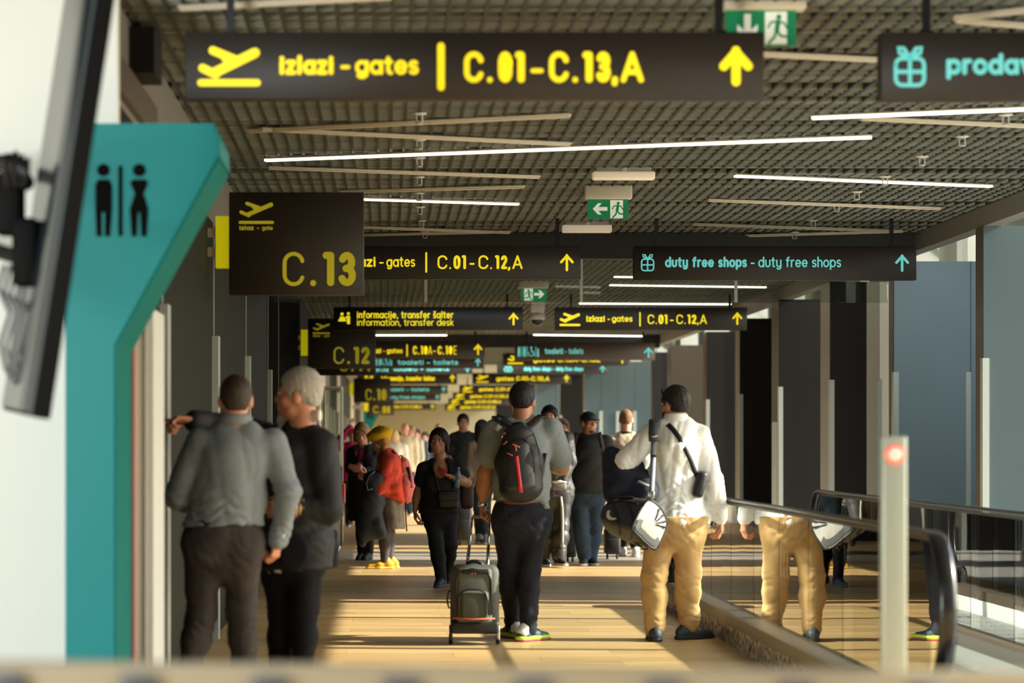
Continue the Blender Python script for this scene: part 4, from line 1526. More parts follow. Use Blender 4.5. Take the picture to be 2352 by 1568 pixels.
class Person:
    """a standing or walking figure traced from its joints; joints are (px, py, depth offset)"""
    def __init__(s, label, z, J, yaw, look, floor_px, skin=(196, 140, 108), vox=.011, girth=1.0, depth=1.0, name='person', head_h=None, group=None, female=False, pitch=0.0):
        s.z = z
        s.J = {k: np.array(P(v[0], v[1], z + (v[2] if len(v) > 2 else 0))) for k, v in J.items()}
        s.yaw, s.vox, s.g, s.dep = math.radians(yaw), vox, girth, depth
        s.fwd = np.array((math.sin(s.yaw), math.cos(s.yaw), 0))
        s.origin = np.array((P(floor_px, 0, z).x, z, 0))
        s.name, s.label, s.group = name, label, group
        s.female = female
        u = s.J['rs'] - s.J['ls']
        s.sw = np.linalg.norm(u)
        u[2] = 0
        s.u = nrm(u)
        s.v = np.cross(np.array((0, 0, 1.0)), s.u)
        if np.dot(s.v, s.fwd) < 0: s.v = -s.v
        s.skin = mat('skin_%d_%d_%d' % skin, skin, 0.5, vary=0.05, scale=14)
        s.hh = head_h or 0.235
        ly = math.radians(look)
        lf = np.array((math.sin(ly), math.cos(ly), 0))
        pt = math.radians(pitch)
        s.hf = nrm(lf * math.cos(pt) + np.array((0, 0, math.sin(pt))))
        s.hr = nrm(np.cross(s.hf, np.array((0, 0, 1.0))))
        s.hu = np.cross(s.hr, s.hf)
        s.hips()
        s.root = None

    def hips(s):
        J = s.J
        hw = .088 * s.g * (s.sw / .38)
        J.setdefault('lh_', J['hip'] - s.u * hw)
        J.setdefault('rh_', J['hip'] + s.u * hw)
        J['chest'] = (J['ls'] + J['rs']) / 2 * .55 + (J['hip'] * .25 + (J['ls'] + J['rs']) / 2 * .75) * .45
        J['mid'] = (J['ls'] + J['rs']) / 2

    # ---- head
    def head_prims(s):
        c, f, r, u = s.J['head'], s.hf, s.hr, s.hu
        k = s.hh / .235
        R = np.stack((r, f, u))
        A = lambda a, b, d: c + (r * a + f * b + u * d) * k
        pr = [e_(A(0, -.012, .028), R, np.array((.0765, .094, .090)) * k),
              e_(A(0, .030, -.045), R, np.array((.060, .064, .070)) * k),
              e_(A(0, .058, -.088), R, np.array((.030, .028, .024)) * k),
              c_(A(-.036, .030, -.078), A(.036, .030, -.078), .030 * k)]
        pr += [c_(A(0, .084, .014), A(0, .110, -.022), .0075 * k, .0105 * k), c_(A(-.012, .096, -.026), A(.012, .096, -.026), .0075 * k), e_(A(-.042, .060, -.028), R, np.array((.026, .026, .024)) * k), e_(A(.042, .060, -.028), R, np.array((.026, .026, .024)) * k),
               c_(A(-.035, .076, .022), A(.035, .076, .022), .012 * k),
               c_(A(-.018, .088, -.055), A(.018, .088, -.055), .0085 * k), c_(A(-.015, .086, -.068), A(.015, .086, -.068), .0085 * k)]
        sub = [e_(A(sx * .033, .100, .004), R, np.array((.019, .016, .013)) * k) for sx in (-1, 1)]
        ears = []
        for sx in (-1, 1):
            e = A(sx * .080, -.006, -.012)
            Re = np.stack((nrm(r * sx + f * -.35), nrm(f + r * sx * .35), u))
            ears.append(e_(e, Re, np.array((.010, .020, .033)) * k))
        return pr, sub, ears, A, R, k

    def body(s, bare_arms=(0, 0), bare_legs=False, hands=(None, None)):
        J, g = s.J, s.g
        pr, sub, ears, A, R, k = s.head_prims()
        nb = J['neck']
        nk = [c_(A(0, -.022, -.06), nb - np.array((0, 0, .02)), .058 * k * (0.9 if s.female else 1.04), .066 * k * (0.88 if s.female else 1.06))]
        head = field_mesh(pr + nk + ears, min(s.vox * .62, .008), k=.022 * k, subs=sub, ksub=.012)
        tor = [f_(J['hip'], J['mid'] * .5 + J['hip'] * .5, (.15 * g, .10), (.135 * g, .095), s.u), f_(J['mid'] * .5 + J['hip'] * .5, J['chest'], (.135 * g, .095), (.15 * g, .10), s.u),
               c_(J['ls'], J['rs'], .052), c_(nb, J['chest'], .06, .09)]
        for a, b, c in (('ls', 'le', 'lw'), ('rs', 're', 'rw')):
            tor += [c_(J[a], J[b], .050 * g, .040 * g), c_(J[b], J[b] * .6 + J[c] * .4, .039 * g, .041 * g), c_(J[b] * .6 + J[c] * .4, J[c], .041 * g, .027)]
        for a, b, c in (('lh_', 'lk', 'la'), ('rh_', 'rk', 'ra')):
            tor += [c_(J[a], J[b], .078, .052), c_(J[b], J[b] * .65 + J[c] * .35, .050, .052), c_(J[b] * .65 + J[c] * .35, J[c], .052, .034)]
        parts = [head, field_mesh(tor, s.vox, k=.05)]
        for wk, spec in zip(('lw', 'rw'), hands):
            if spec:
                d, n, side, curl = spec[:4]
                parts.append(hand_parts(J[wk], np.array(d, float), np.array(n, float), side, curl, spec[4] if len(spec) > 4 else 1.0, len(spec) > 5 and spec[5], .0042 if s.vox < .0115 else .006))
        parts = [(V - s.origin, Fc) for V, Fc in parts]
        me = np_mesh(s.name, parts)
        me.materials.append(s.skin)
        o = bpy.data.objects.new(s.name, me)
        COL.objects.link(o)
        o.location = s.origin
        tag(o, s.label, 'person', s.group)
        s.root = o
        s.A, s.R, s.k = A, R, k
        return o

    def face(s, brows=(60, 44, 34), lips=(158, 92, 80)):
        A, k = s.A, s.k
        RM = Matrix([list(map(float, s.hr)), list(map(float, s.hf)), list(map(float, s.hu))]).transposed()
        for sx in (-1, 1):
            c = A(sx * .0325, .0835, .004)
            eye = MB().ball(c, (.0135 * k, .010 * k, .0058 * k), 12, RM).build('eye', mat('eye_white', (214, 204, 194), 0.35), s.root)
            MB().ball(A(sx * .0325, .0895, .0045), (.0056 * k, .0048 * k, .0050 * k), 10, RM).build('iris', mat('iris_dark', (46, 34, 28), 0.3), eye)
            MB().tube([A(sx * .019, .0905, .0060), A(sx * .0325, .0955, .0115), A(sx * .047, .087, .0070)], [.0028 * k, .0036 * k, .0026 * k], 6).build('eyelid', s.skin, s.root)
            MB().tube([A(sx * .015, .093, .021), A(sx * .032, .0955, .0265), A(sx * .050, .083, .0215)], [.0024 * k, .0034 * k, .0018 * k], 6).build('eyebrow', mat('brow_%d' % brows[0], brows, 0.8), s.root)
        lm = mat('lips_%d' % lips[0], lips, 0.5)
        MB().tube([A(-.026, .086, -.060), A(-.012, .0965, -.0565), A(0, .0975, -.0575), A(.012, .0965, -.0565), A(.026, .086, -.060)], [.0016 * k, .0046 * k, .0042 * k, .0046 * k, .0016 * k], 6).tube(
            [A(-.024, .086, -.0625), A(-.010, .0965, -.0655), A(0, .0975, -.0665), A(.010, .0965, -.0655), A(.024, .086, -.0625)], [.0016 * k, .0050 * k, .0055 * k, .0050 * k, .0016 * k], 6).build('lips', lm, s.root)

    def hair(s, colour, style='short', thick=.010, fold=.003, line=.052, name='hair'):
        A, R, k = s.A, s.R, s.k
        m = mat('hair_%d_%d_%d' % colour, colour, 0.6, vary=0.22, scale=130, spec=0.3, stretch=(1, 1, .35), bump=.5)
        pr = [e_(A(0, -.014, .032), R, np.array((.0765 + thick, .094 + thick, .090 + thick)) * k)]
        subs = [e_(A(0, .115, -.02 + line - .052), R, np.array((.085, .075, .085)) * k)]
        cuts = []
        f, u = s.hf, s.hu
        if style == 'short':
            pr += [e_(A(0, -.060, -.020), R, np.array((.060, .045, .055)) * k)]
            cuts = [(A(0, 0, -.058), -nrm(u * 1.0)), (A(0, .040, -.002), nrm(f * 1.0 - u * .75))]
            subs += [e_(A(sx * .088, .006, -.022), R, np.array((.022, .028, .040)) * k) for sx in (-1, 1)]
        elif style == 'bob':
            pr += [c_(A(sx * .070, -.020, .02), A(sx * .082, .012, -.085), .030 * k, .020 * k) for sx in (-1, 1)] + [f_(A(0, -.05, .02), A(0, -.055, -.09), (.075 * k, .05 * k), (.07 * k, .04 * k), s.hr)]
            subs = [e_(A(.008, .120, -.022), R, np.array((.074, .092, .104)) * k)]
        elif style == 'long':
            pr += [f_(A(0, -.05, .02), A(0, -.075, -.28), (.078 * k, .055 * k), (.075 * k, .04 * k), s.hr)] + [c_(A(sx * .072, -.01, .0), A(sx * .080, .0, -.22), .028 * k, .022 * k) for sx in (-1, 1)]
        o, part = field_obj(name, m, s.root, pr, min(s.vox * .62, .008), k=.02 * k, subs=subs, ksub=.012, cuts=cuts, fold=fold, foldk=150, seed=5)
        return part

    # ---- clothes
    def shirt(s, colour, name='shirt', sleeve=1.0, hem=None, puff=.016, fold=.006, foldk=70, waist=1.0, belly=0.0, chest=1.0, collar=None, neck_r=.075, seed=1, extra=(), vary=.05, cuts=(), rough=.8, sl_r=1.0, vneck=None, tail=(), slim=(1, 1, .8), collar_up=.026, collar_r=1.0, collar_fwd=0.0):
        J, g = s.J, s.g
        m = colour if isinstance(colour, bpy.types.Material) else mat('cloth_%d_%d_%d' % colour, colour, rough, vary=vary, scale=9, spec=0.25)
        up = np.array((0, 0, 1.0))
        dd = s.dep
        w2 = s.sw / 2
        mid, hip, ch = J['mid'], J['hip'], J['chest']
        lum = hip * .55 + mid * .45
        bl = s.fwd * belly
        pr = [f_(hip - up * .06, hip + up * .02 + bl * .5, (.168 * g * waist + puff, .115 * dd + puff), (.165 * g * waist + puff, .112 * dd + puff), s.u),
              f_(hip + up * .02 + bl * .5, lum + bl, (.165 * g * waist + puff, .112 * dd + puff), (.150 * g * waist + puff, .112 * dd + puff), s.u),
              f_(lum + bl, ch, (.150 * g * waist + puff, .112 * dd + puff), (w2 * .86 * chest + puff, .118 * dd + puff), s.u),
              f_(ch, mid + up * .0, (w2 * .86 * chest + puff, .118 * dd + puff), (w2 * .80 + puff, .072 + puff), s.u),
              c_(J['ls'], J['rs'], .056 + puff * .6),
              c_(J['ls'] * .35 + J['neck'] * .65, J['rs'] * .35 + J['neck'] * .65, .058 + puff * .5)]
        if s.female:
            for sx in (-1, 1):
                pr.append(e_(ch - up * .05 + s.u * sx * .075 + s.fwd * .085, np.stack((s.u, s.fwd, up)), (.075, .065, .075)))
        arms = list(tail)
        sl = sleeve if isinstance(sleeve, tuple) else (sleeve, sleeve)
        for (a, b, c), q in zip((('ls', 'le', 'lw'), ('rs', 're', 'rw')), sl):
            if q <= 0: continue
            ru = .057 * g * sl_r + puff
            if q < .5:
                e = J[a] + (J[b] - J[a]) * (q * 2)
                arms.append(c_(J[a], e, ru, ru * .98))
            else:
                arms.append(c_(J[a], J[b], ru, .045 * g * sl_r + puff))
                t = (q - .5) * 2
                arms.append(c_(J[b], J[b] + (J[c] - J[b]) * t, .045 * g * sl_r + puff, .034 * sl_r + puff * .8))
        pr += list(extra)
        subs = [c_(J['neck'] + up * .01 - s.fwd * .005, J['head'], neck_r * .86, neck_r * 1.1)]
        if vneck:
            subs.append(e_(J['neck'] + s.fwd * .12 - up * vneck[1] * .3, np.stack((s.u, s.fwd, up)), (vneck[0], .12, vneck[1])))
        cs = list(cuts)
        if hem is not None:
            hz = EYE - (hem - VY) * s.z / F
            cs.append((np.array((0, 0, hz)), np.array((0, 0, -1.0))))
        o, part = field_obj(name, m, s.root, pr, s.vox * .82, k=.045, subs=subs, cuts=cs, fold=fold, foldk=foldk, seed=seed, late=arms, slim=slim, klate=.022, bunch=s.bunches(sl, fold))
        if collar:
            nb = J['neck'] + up * collar_up + s.fwd * collar_fwd
            pts = [nb + (s.u * math.cos(t) * (.064 * s.k + .006) * collar_r + s.fwd * math.sin(t) * (.064 * s.k + .005) * collar_r) + up * (.012 if math.sin(t) < .3 else -.02) for t in np.linspace(0, 2 * math.pi, 21)[:-1]]
            MB().tube(pts, .017, 8, closed=True, flat=1.9).build('collar', mat('cloth_%d_%d_%d' % collar, collar, .8), s.root)
        s.shirt_part = part
        return o

    def bunches(s, sl, fold):
        if fold <= 0.001 or s.vox > .013: return []
        J, out = s.J, []
        up = np.array((0, 0, 1.0))
        for (a, b, c), q in zip((('ls', 'le', 'lw'), ('rs', 're', 'rw')), sl):
            ax1 = nrm(J[b] - J[a])
            out.append((J[a] + ax1 * .05, nrm(ax1 - up * .6), .07, fold * .7, .05))
            if q > .5:
                out.append((J[b], ax1, .085, fold * 1.0, .047))
                ax2 = nrm(J[c] - J[b])
                out.append((J[b] + (J[c] - J[b]) * .72, ax2, .08, fold * .75, .037))
        out.append((J['hip'] + up * .07 - s.fwd * .1, up, .17, fold * 1.2, .055))
        return out

    def trousers(s, colour, top=None, hem=.05, flare=.0, puff=.014, fold=.006, foldk=60, seed=2, name='trousers', thigh=1.0, vary=.08, seat=1.0, bun=1.0):
        J, g = s.J, s.g
        m = colour if isinstance(colour, bpy.types.Material) else mat('cloth_%d_%d_%d' % colour, colour, .85, vary=vary, scale=8, spec=0.2)
        up = np.array((0, 0, 1.0))
        hip = J['hip']
        pr = [f_(hip + up * .09, hip + up * .0, (.152 * g + puff, .108 * s.dep + puff), (.166 * g + puff, .116 * s.dep + puff), s.u),
              f_(hip + up * .0, hip - up * .07, (.166 * g + puff, .116 * s.dep + puff), (.160 * g + puff, .105 * s.dep + puff), s.u)]
        for sx, a in ((-1, 'lh_'), (1, 'rh_')):
            pr.append(e_(J[a] - s.fwd * .045 - up * .03, np.stack((s.u, s.fwd, up)), (.085 * g * seat, .085 * seat, .10 * seat)))
        for a, b, c in (('lh_', 'lk', 'la'), ('rh_', 'rk', 'ra')):
            cal = J[b] * .62 + J[c] * .38
            end = J[c] + (J[c] - J[b]) / np.linalg.norm(J[c] - J[b]) * (.10 - hem - .045)
            pr += [c_(J[a] - up * .02, J[b], .086 * thigh * g + puff, .058 * thigh + puff), c_(J[b], cal, .058 * thigh + puff, .056 * thigh + puff + flare * .4), c_(cal, end, .056 * thigh + puff + flare * .4, .042 + puff + flare)]
        cuts = []
        if top is not None:
            tz = EYE - (top - VY) * s.z / F
            cuts.append((np.array((0, 0, tz)), np.array((0, 0, 1.0))))
        bn = []
        if fold > .001 and s.vox <= .013:
            for a, b, c in (('lh_', 'lk', 'la'), ('rh_', 'rk', 'ra')):
                ax = nrm(J[c] - J[b])
                bn += [(J[b] + ax * .03, ax, .10, fold * 1.1 * bun, .058), (J[c] - ax * .06, ax, .09, fold * 1.1 * bun, .043), (J[a] - up * .06 - s.fwd * .08, nrm(up * .8 + s.u * .5), .10, fold * .7 * bun, .065)]
        o, part = field_obj(name, m, s.root, pr, s.vox * .85, k=.035, cuts=cuts, fold=fold, foldk=foldk, seed=seed, bunch=bn)
        s.trouser_part = part
        return o

    def shoes(s, colour, sole=(230, 230, 225), accent=None, size=1.0, toes=None, lift=(0, 0), heel=None):
        for i, a in enumerate(('la', 'ra')):
            an = s.J[a]
            t = nrm(np.array((*(toes[i] if toes else s.fwd[:2]), 0.0)))
            z0 = lift[i]
            base = np.array((an[0], an[1], z0))
            w = np.cross(t, np.array((0, 0, 1.0)))
            he, to = base - t * .065 * size, base + t * .165 * size
            pr = [f_(he + (0, 0, .045), base + t * .06 + np.array((0, 0, .045)), (.036 * size, .045), (.043 * size, .042), w),
                  f_(base + t * .06 + np.array((0, 0, .040)), to + np.array((0, 0, .030)), (.044 * size, .040), (.034 * size, .026), w),
                  c_(he + t * .03 + np.array((0, 0, .05)), an * .5 + (he + t * .03 + np.array((0, 0, .11))) * .5, .042, .040)]
            o, part = field_obj('shoe', mat('shoe_%d_%d_%d' % colour, colour, .6, vary=.06, scale=20), s.root, pr, min(s.vox * .7, .009), k=.03, cuts=[(base + (0, 0, .016), np.array((0, 0, -1.0)))])
            def layer(nm, col, z0_, z1_, grow):
                p2 = [f_(he + (0, 0, (z0_ + z1_) / 2), base + t * .06 + np.array((0, 0, (z0_ + z1_) / 2)), (.042 * size + grow, .05), (.049 * size + grow, .05), w), f_(base + t * .06 + np.array((0, 0, (z0_ + z1_) / 2)), to + t * .006 + np.array((0, 0, (z0_ + z1_) / 2)), (.049 * size + grow, .05), (.036 * size + grow, .05), w)]
                return field_obj(nm, mat('shoe_%d_%d_%d' % col, col, .6), o, p2, min(s.vox * .6, .006), k=.02, cuts=[(base + (0, 0, z0_), np.array((0, 0, -1.0))), (base + (0, 0, z1_), np.array((0, 0, 1.0)))])
            layer('sole', sole, .001, .014 if heel else .026, 0)
            if heel:     # thick bright midsole
                layer('midsole', heel, .014, .038, .0)
            if accent:   # padded collar at the heel
                field_obj('heel_collar', mat('shoe_%d_%d_%d' % accent, accent, .6), o, [f_(he + t * .012 + (0, 0, .062), he + t * .030 + np.array((0, 0, .090)), (.045 * size, .048), (.044, .040), w)], .006, k=.01,
                          cuts=[(he + t * .05, t)])

    def belt(s, colour, py, h=.035):
        J, g = s.J, s.g
        z = EYE - (py - VY) * s.z / F
        up = np.array((0, 0, 1.0))
        c = np.array((J['hip'][0], J['hip'][1], z))
        o, part = field_obj('belt', mat('belt_%d' % colour[0], colour, .45), s.root, [f_(J['hip'] + up * .09, J['hip'] + up * .0, (.152 * g + .019, .108 * s.dep + .019), (.166 * g + .019, .116 * s.dep + .019), s.u)], s.vox * .7,
                            cuts=[(c - up * h / 2, -up), (c + up * h / 2, up)])
        return part


# ---- the man with the backpack and the cabin trolley
DN, UPV = (0, 0, -1), (0, 0, 1)
m1 = Person('man in grey T-shirt and navy jeans walking away with a black backpack', 16.9,
            dict(head=(1200, 919), neck=(1198, 972, -.01), ls=(1137, 993), rs=(1264, 990), le=(1113, 1088, .02), lw=(1108, 1160, .06), re=(1291, 1074, .10), rw=(1262, 1068, .33),
                 hip=(1198, 1182), lk=(1168, 1300, .06), la=(1180, 1438, .22), rk=(1217, 1300, .0), ra=(1213, 1446, -.04)),
            0, 14, 1195, skin=(176, 118, 84), vox=.0098, girth=1.07, depth=1.1)
m1.body(hands=(((.04, -.25, -1), (.9, -.45, 0), -1, .95), ((-.8, .5, .1), (0, -.3, 1), -1, .6)))
m1.face()
hp1 = m1.hair((22, 20, 20), 'short', .011)
tee = mat('tee_grey', (128, 136, 138), .85, vary=.07, scale=30, spec=.2)
m1.shirt(tee, sleeve=(.27, .36), hem=1147, puff=.020, fold=.009, foldk=48, neck_r=.074, seed=4, sl_r=1.16,
         tail=[f_(P(1232, 1125, 16.87), P(1252, 1165, 16.86), (.06, .075), (.030, .06), (1, 0, 0))], chest=1.02, waist=1.03)
m1.trousers((38, 40, 50), top=1150, puff=.010, fold=.009, foldk=42, thigh=1.06, vary=.12)
m1.belt((128, 74, 44), 1151)
m1.shoes((44, 78, 84), sole=(176, 62, 84), heel=(196, 232, 60), accent=(232, 232, 226), toes=((-.45, 1), (.75, .75)), lift=(.0, 0), size=1.08)
mb = MB()
w0, w1 = m1.J['lw'], m1.J['le']
ax = Vector(nrm(w1 - w0))
Rw = ax.to_track_quat('Z', 'Y').to_matrix()
mb.lathe([(.033, -.014), (.036, -.010), (.036, .010), (.033, .014)], Vector(w0) + ax * .012, 18, Rw)
mb.build('wristwatch', M_steel, m1.root)


def sunglasses(p, label, colour, a=.048, lens=(96, 140, 170)):
    """folded up on the head: two lenses, bridge, two temple arms"""
    A, k = p.A, p.k
    root = empty('sunglasses', Vector(A(0, .07, .09)))
    tag(root, label, 'sunglasses')
    for sx in (-1, 1):
        c = Vector(A(sx * .034, .066, .086))
        R3 = Matrix((tuple(p.hr), tuple(p.hf), tuple(p.hu))).transposed() @ Matrix.Rotation(math.radians(-48), 3, 'X')
        MB().lathe([(.027, -.002), (.029, 0), (.027, .002)], c, 18, R3 @ Matrix.Rotation(math.pi / 2, 3, 'X')).build('lens', mat('lens_%d' % lens[0], lens, .1, spec=.9), root)
        MB().tube([A(sx * .062, .068, .086), A(sx * .088, .02, .040), A(sx * .090, -.03, .002), A(sx * .086, -.045, -.022)], .0042, 6).build('temple_arm', mat('frame_%d' % colour[0], colour, .3), root)
    MB().tube([A(-.012, .074, .090), A(0, .078, .092), A(.012, .074, .090)], .004, 6).build('bridge', mat('frame_%d' % colour[0], colour, .3), root)


sunglasses(m1, 'blue-armed sunglasses pushed up on the head of the backpack man', (92, 140, 190))

# backpack
z0 = 16.9
bp = empty('backpack', P(1190, 1150, z0 - .22))
tag(bp, 'black backpack with red centre stripe on the grey T-shirt man', 'backpack')
M_bp = mat('pack_black', (30, 31, 33), .6, vary=.12, scale=12)
M_bp2 = mat('pack_panel', (42, 44, 47), .5, vary=.1, scale=10)
ctr, bot_, top_ = P(1192, 1060, z0 - .20), P(1197, 1120, z0 - .22), P(1190, 1000, z0 - .19)
_, pk = field_obj('body', M_bp, bp, [f_(bot_, ctr, (.150, .105), (.155, .110), (1, 0, 0)), f_(ctr, top_, (.155, .110), (.105, .080), (1, 0, 0))], .008, k=.05, fold=.0025, foldk=45, seed=9)
_, pk2 = field_obj('front_pocket', M_bp2, bp, [f_(P(1196, 1115, z0 - .30), P(1190, 1022, z0 - .275), (.105, .045), (.075, .035), (1, 0, 0))], .008, k=.03, fold=.002, foldk=50, seed=3)
bv = [np_bvh([pk]), np_bvh([pk2])]
D = lambda pts, off=.003: [cast(x, y, bv, off, z0 - .33) for x, y in dense(pts)]
MB().strip(D([(1186, 1047), (1189, 1070), (1192, 1095), (1195, 1118), (1197, 1131)]), .026, .004).build('red_stripe', mat('stripe_red', (206, 40, 44), .5), bp)
for q in ([(1152, 1004), (1160, 993)], [(1156, 1021), (1165, 1013)], [(1177, 1020), (1194, 1027)], [(1165, 1040), (1177, 1046)], [(1183, 1020), (1186, 1036)]):
    MB().tube(D(q, .008), .0045, 6).build('zip_pull', mat('pull_coral', (232, 120, 108), .5), bp)
for q in ([(1147, 1110), (1142, 1060), (1150, 1010), (1172, 985), (1198, 980), (1222, 992), (1236, 1030), (1242, 1080)], [(1158, 1060), (1160, 1028), (1180, 1008), (1205, 1010), (1224, 1040), (1228, 1085)]):
    MB().tube(D(q, .0), .004, 6).build('zip_line', M_rub, bp)
MB().tube([P(1175, 983, z0 - .17), P(1180, 972, z0 - .19), P(1197, 970, z0 - .20), P(1208, 978, z0 - .18), P(1210, 986, z0 - .17)], .009, 8).build('haul_loop', M_rub, bp)
sbv = [np_bvh([m1.shirt_part])]
for q in ([(1190, 985), (1168, 975), (1152, 962), (1140, 958)], [(1205, 985), (1222, 974), (1236, 962), (1244, 957)]):
    pts = [cast(x, y, sbv, .007, z0 - .05) for x, y in dense(q, 4)]
    pts += [pts[-1] + Vector((0, .05, .004)), pts[-1] + Vector((0, .11, -.02))]
    MB().strip(pts, .060, .009, (0, -.6, .8)).build('shoulder_strap', M_bp2, bp)
MB().strip([cast(1252, 1040, sbv, .01, z0 - .1), cast(1247, 1085, sbv, .01, z0 - .12), P(1238, 1120, z0 - .16), P(1226, 1135, z0 - .2)], .022, .006).build('side_strap', M_rub, bp)
MB().tube([P(1232, 1060, z0 - .16), P(1235, 1078, z0 - .17)], .012, 8).tube([P(1237, 1058, z0 - .15), P(1239, 1076, z0 - .16)], .01, 8).build('earphone_case', M_white, bp)
MB().strip([P(1139, 978, z0 - .10), P(1148, 986, z0 - .12)], .045, .004, (0, -1, .3)).build('reflective_patch', mat('patch_grey', (196, 198, 194), .4), bp)

# cabin trolley of the backpack man
zt = 16.62
tr = empty('trolley_case', (P(1088, 0, zt).x, zt, 0))
tag(tr, 'olive grey cabin trolley with orange piping pulled by the backpack man', 'suitcase')
M_tc = mat('case_olive', (74, 76, 68), .7, vary=.08, scale=14)
pc = (P(1090, 1378, zt).x, zt, P(0, 1372, zt).z)
wx = (1147 - 1036) * zt / F
hz = (1450 - 1298) * zt / F
MB().rbox(pc, (wx, .20, hz), .055, 5).build('body', M_tc, tr)
MB().rbox((pc[0] - .008, zt - .115, pc[2] + .005), (wx * .74, .07, hz * .90), .03, 4).build('front_compartment', mat('case_olive_light', (84, 87, 79), .7, vary=.06, scale=14), tr)
bm_ = MB().rbox((pc[0] - .004, zt - .15, pc[2] - .045), (wx * .58, .05, hz * .44), .024, 4)
bm_.build('front_pocket', M_tc, tr)
zl = zt - .18
MB().tube([P(1053, 1412, zl), P(1054, 1372, zl), P(1062, 1358, zl), P(1080, 1353, zl), P(1102, 1354, zl), P(1116, 1362, zl), P(1121, 1380, zl), P(1122, 1412, zl)], .006, 8).build('pocket_zip', M_rub, tr)
MB().tube([P(1048, 1412, zl + .03), P(1048, 1330, zl + .03), P(1056, 1312, zl + .03), P(1084, 1306, zl + .03), P(1120, 1312, zl + .03), P(1128, 1330, zl + .03), P(1129, 1412, zl + .03)], .006, 8).build('compartment_zip', M_rub, tr)
MB().strip([P(1039, 1419, zl), P(1087, 1422, zl), P(1137, 1420, zl)], .011, .006).build('orange_piping', mat('piping_orange', (190, 92, 56), .6), tr)
MB().rbox((pc[0], zt - .02, P(0, 1437, zt).z), (wx * .98, .27, .088), .02, 3).build('base_shell', mat('case_black', (22, 22, 23), .5), tr)
MB().rbox((pc[0] + .002, zt - .12, P(0, 1310, zt).z), (wx * .56, .08, .034), .01, 2).build('top_panel', M_rub, tr)
MB().strip([P(1083, 1308, zl + .04), P(1084, 1318, zl + .03)], .010, .012).strip([P(1090, 1308, zl + .04), P(1091, 1318, zl + .03)], .010, .012).build('orange_pulls', mat('pull_orange', (216, 96, 44), .5), tr)
MB().tube([P(1069, 1302, zt), P(1074, 1293, zt), P(1084, 1289, zt), P(1096, 1289, zt), P(1106, 1294, zt), P(1113, 1303, zt)], [.010, .012, .013, .013, .012, .010], 10).build('carry_handle', M_rub, tr)
MB().tube([P(1037, 1355, zt - .06), P(1030, 1358, zt - .06), P(1027, 1380, zt - .06), P(1031, 1396, zt - .06), P(1037, 1394, zt - .06)], .006, 6).build('side_handle', M_rub, tr)
hl, hr2 = P(1085, 1188, 16.96), P(1124, 1188, 16.96)
b1, b2 = P(1073, 1300, zt + .06), P(1120, 1300, zt + .06)
for a, b in ((hl, b1), (hr2, b2)):
    m_ = a.lerp(b, .58)
    MB().tube([a, m_], .0085, 10).build('inner_tube', M_steel, tr)
    MB().tube([m_, b, b + Vector((0, 0, -.05))], .0115, 10).build('outer_tube', M_steel, tr)
MB().tube([hl + Vector((0, 0, -.012)), hl + Vector((.006, 0, .006)), hr2 + Vector((-.006, 0, .006)), hr2 + Vector((0, 0, -.012))], .0125, 10).build('grip', mat('grip_tan', (150, 116, 78), .5), tr)
for x in (1035, 1143):
    c = P(x, 0, zt)
    MB().lathe([(.030, -.013), (.036, -.009), (.036, .009), (.030, .013)], (c.x, zt - .02, .036), 16, Matrix.Rotation(math.pi / 2, 3, 'Y')).build('wheel', mat('wheel_black', (24, 24, 24), .5), tr)
    MB().rbox((c.x, zt - .06, .085), (.022, .11, .10), .008, 2).build('wheel_housing', M_rub if x < 1100 else mat('chrome_guard', (190, 190, 188), .25, metal=.8), tr)

# ---- the man in the white shirt
m2 = Person('bearded man in white shirt and tan chinos walking away with a sports bag', 16.9,
            dict(head=(1550, 928), neck=(1553, 972, -.01), ls=(1497, 1000), rs=(1604, 1000), le=(1436, 1062, .03), lw=(1478, 1062, .28), re=(1634, 1100, .0), rw=(1656, 1192, .02),
                 hip=(1552, 1195), lk=(1503, 1320, .0), la=(1504, 1440, -.02), rk=(1580, 1318, .05), ra=(1582, 1432, .12)),
            0, -42, 1548, skin=(186, 128, 96), vox=.0098, girth=1.12, depth=1.2)
m2.body(hands=(((.9, .3, .3), (0, -.4, -1), 1, .7), ((.05, .05, -1), (-1, .3, 0), 1, .55)))
m2.face()
m2.hair((34, 30, 28), 'short', .015, .004)
A = m2.A
field_obj('beard', mat('beard_dark', (52, 40, 34), .8, vary=.3, scale=60), m2.root, [e_(A(0, .036, -.066), m2.R, (.064, .062, .058))], .007, subs=[e_(A(0, .09, -.02), m2.R, (.07, .07, .045))], ksub=.01, fold=.002, foldk=150)
ws_ = mat('shirt_white', (236, 236, 230), .8, vary=.03, scale=30, spec=.2)
m2.shirt(ws_, sleeve=(1.0, .98), hem=1200, puff=.018, fold=.012, foldk=42, waist=1.06, belly=.05, neck_r=.060, seed=11, sl_r=1.02, collar=(232, 232, 226))
m2.trousers((190, 154, 104), top=1185, puff=.022, fold=.010, foldk=38, thigh=1.02, flare=.004)
m2.shoes((44, 56, 62), sole=(38, 42, 46), toes=((0.0, 1), (.85, .55)), size=1.1)
MB().strip([Vector(m2.J['rw']) + Vector((.0, -.052, .03 + .02 * i)) for i in (0, 1)], .010, .004).build('cuff_button', M_rub, m2.root)
sunglasses(m2, 'dark sunglasses pushed up on the head of the white shirt man', (20, 20, 22), lens=(60, 84, 100))
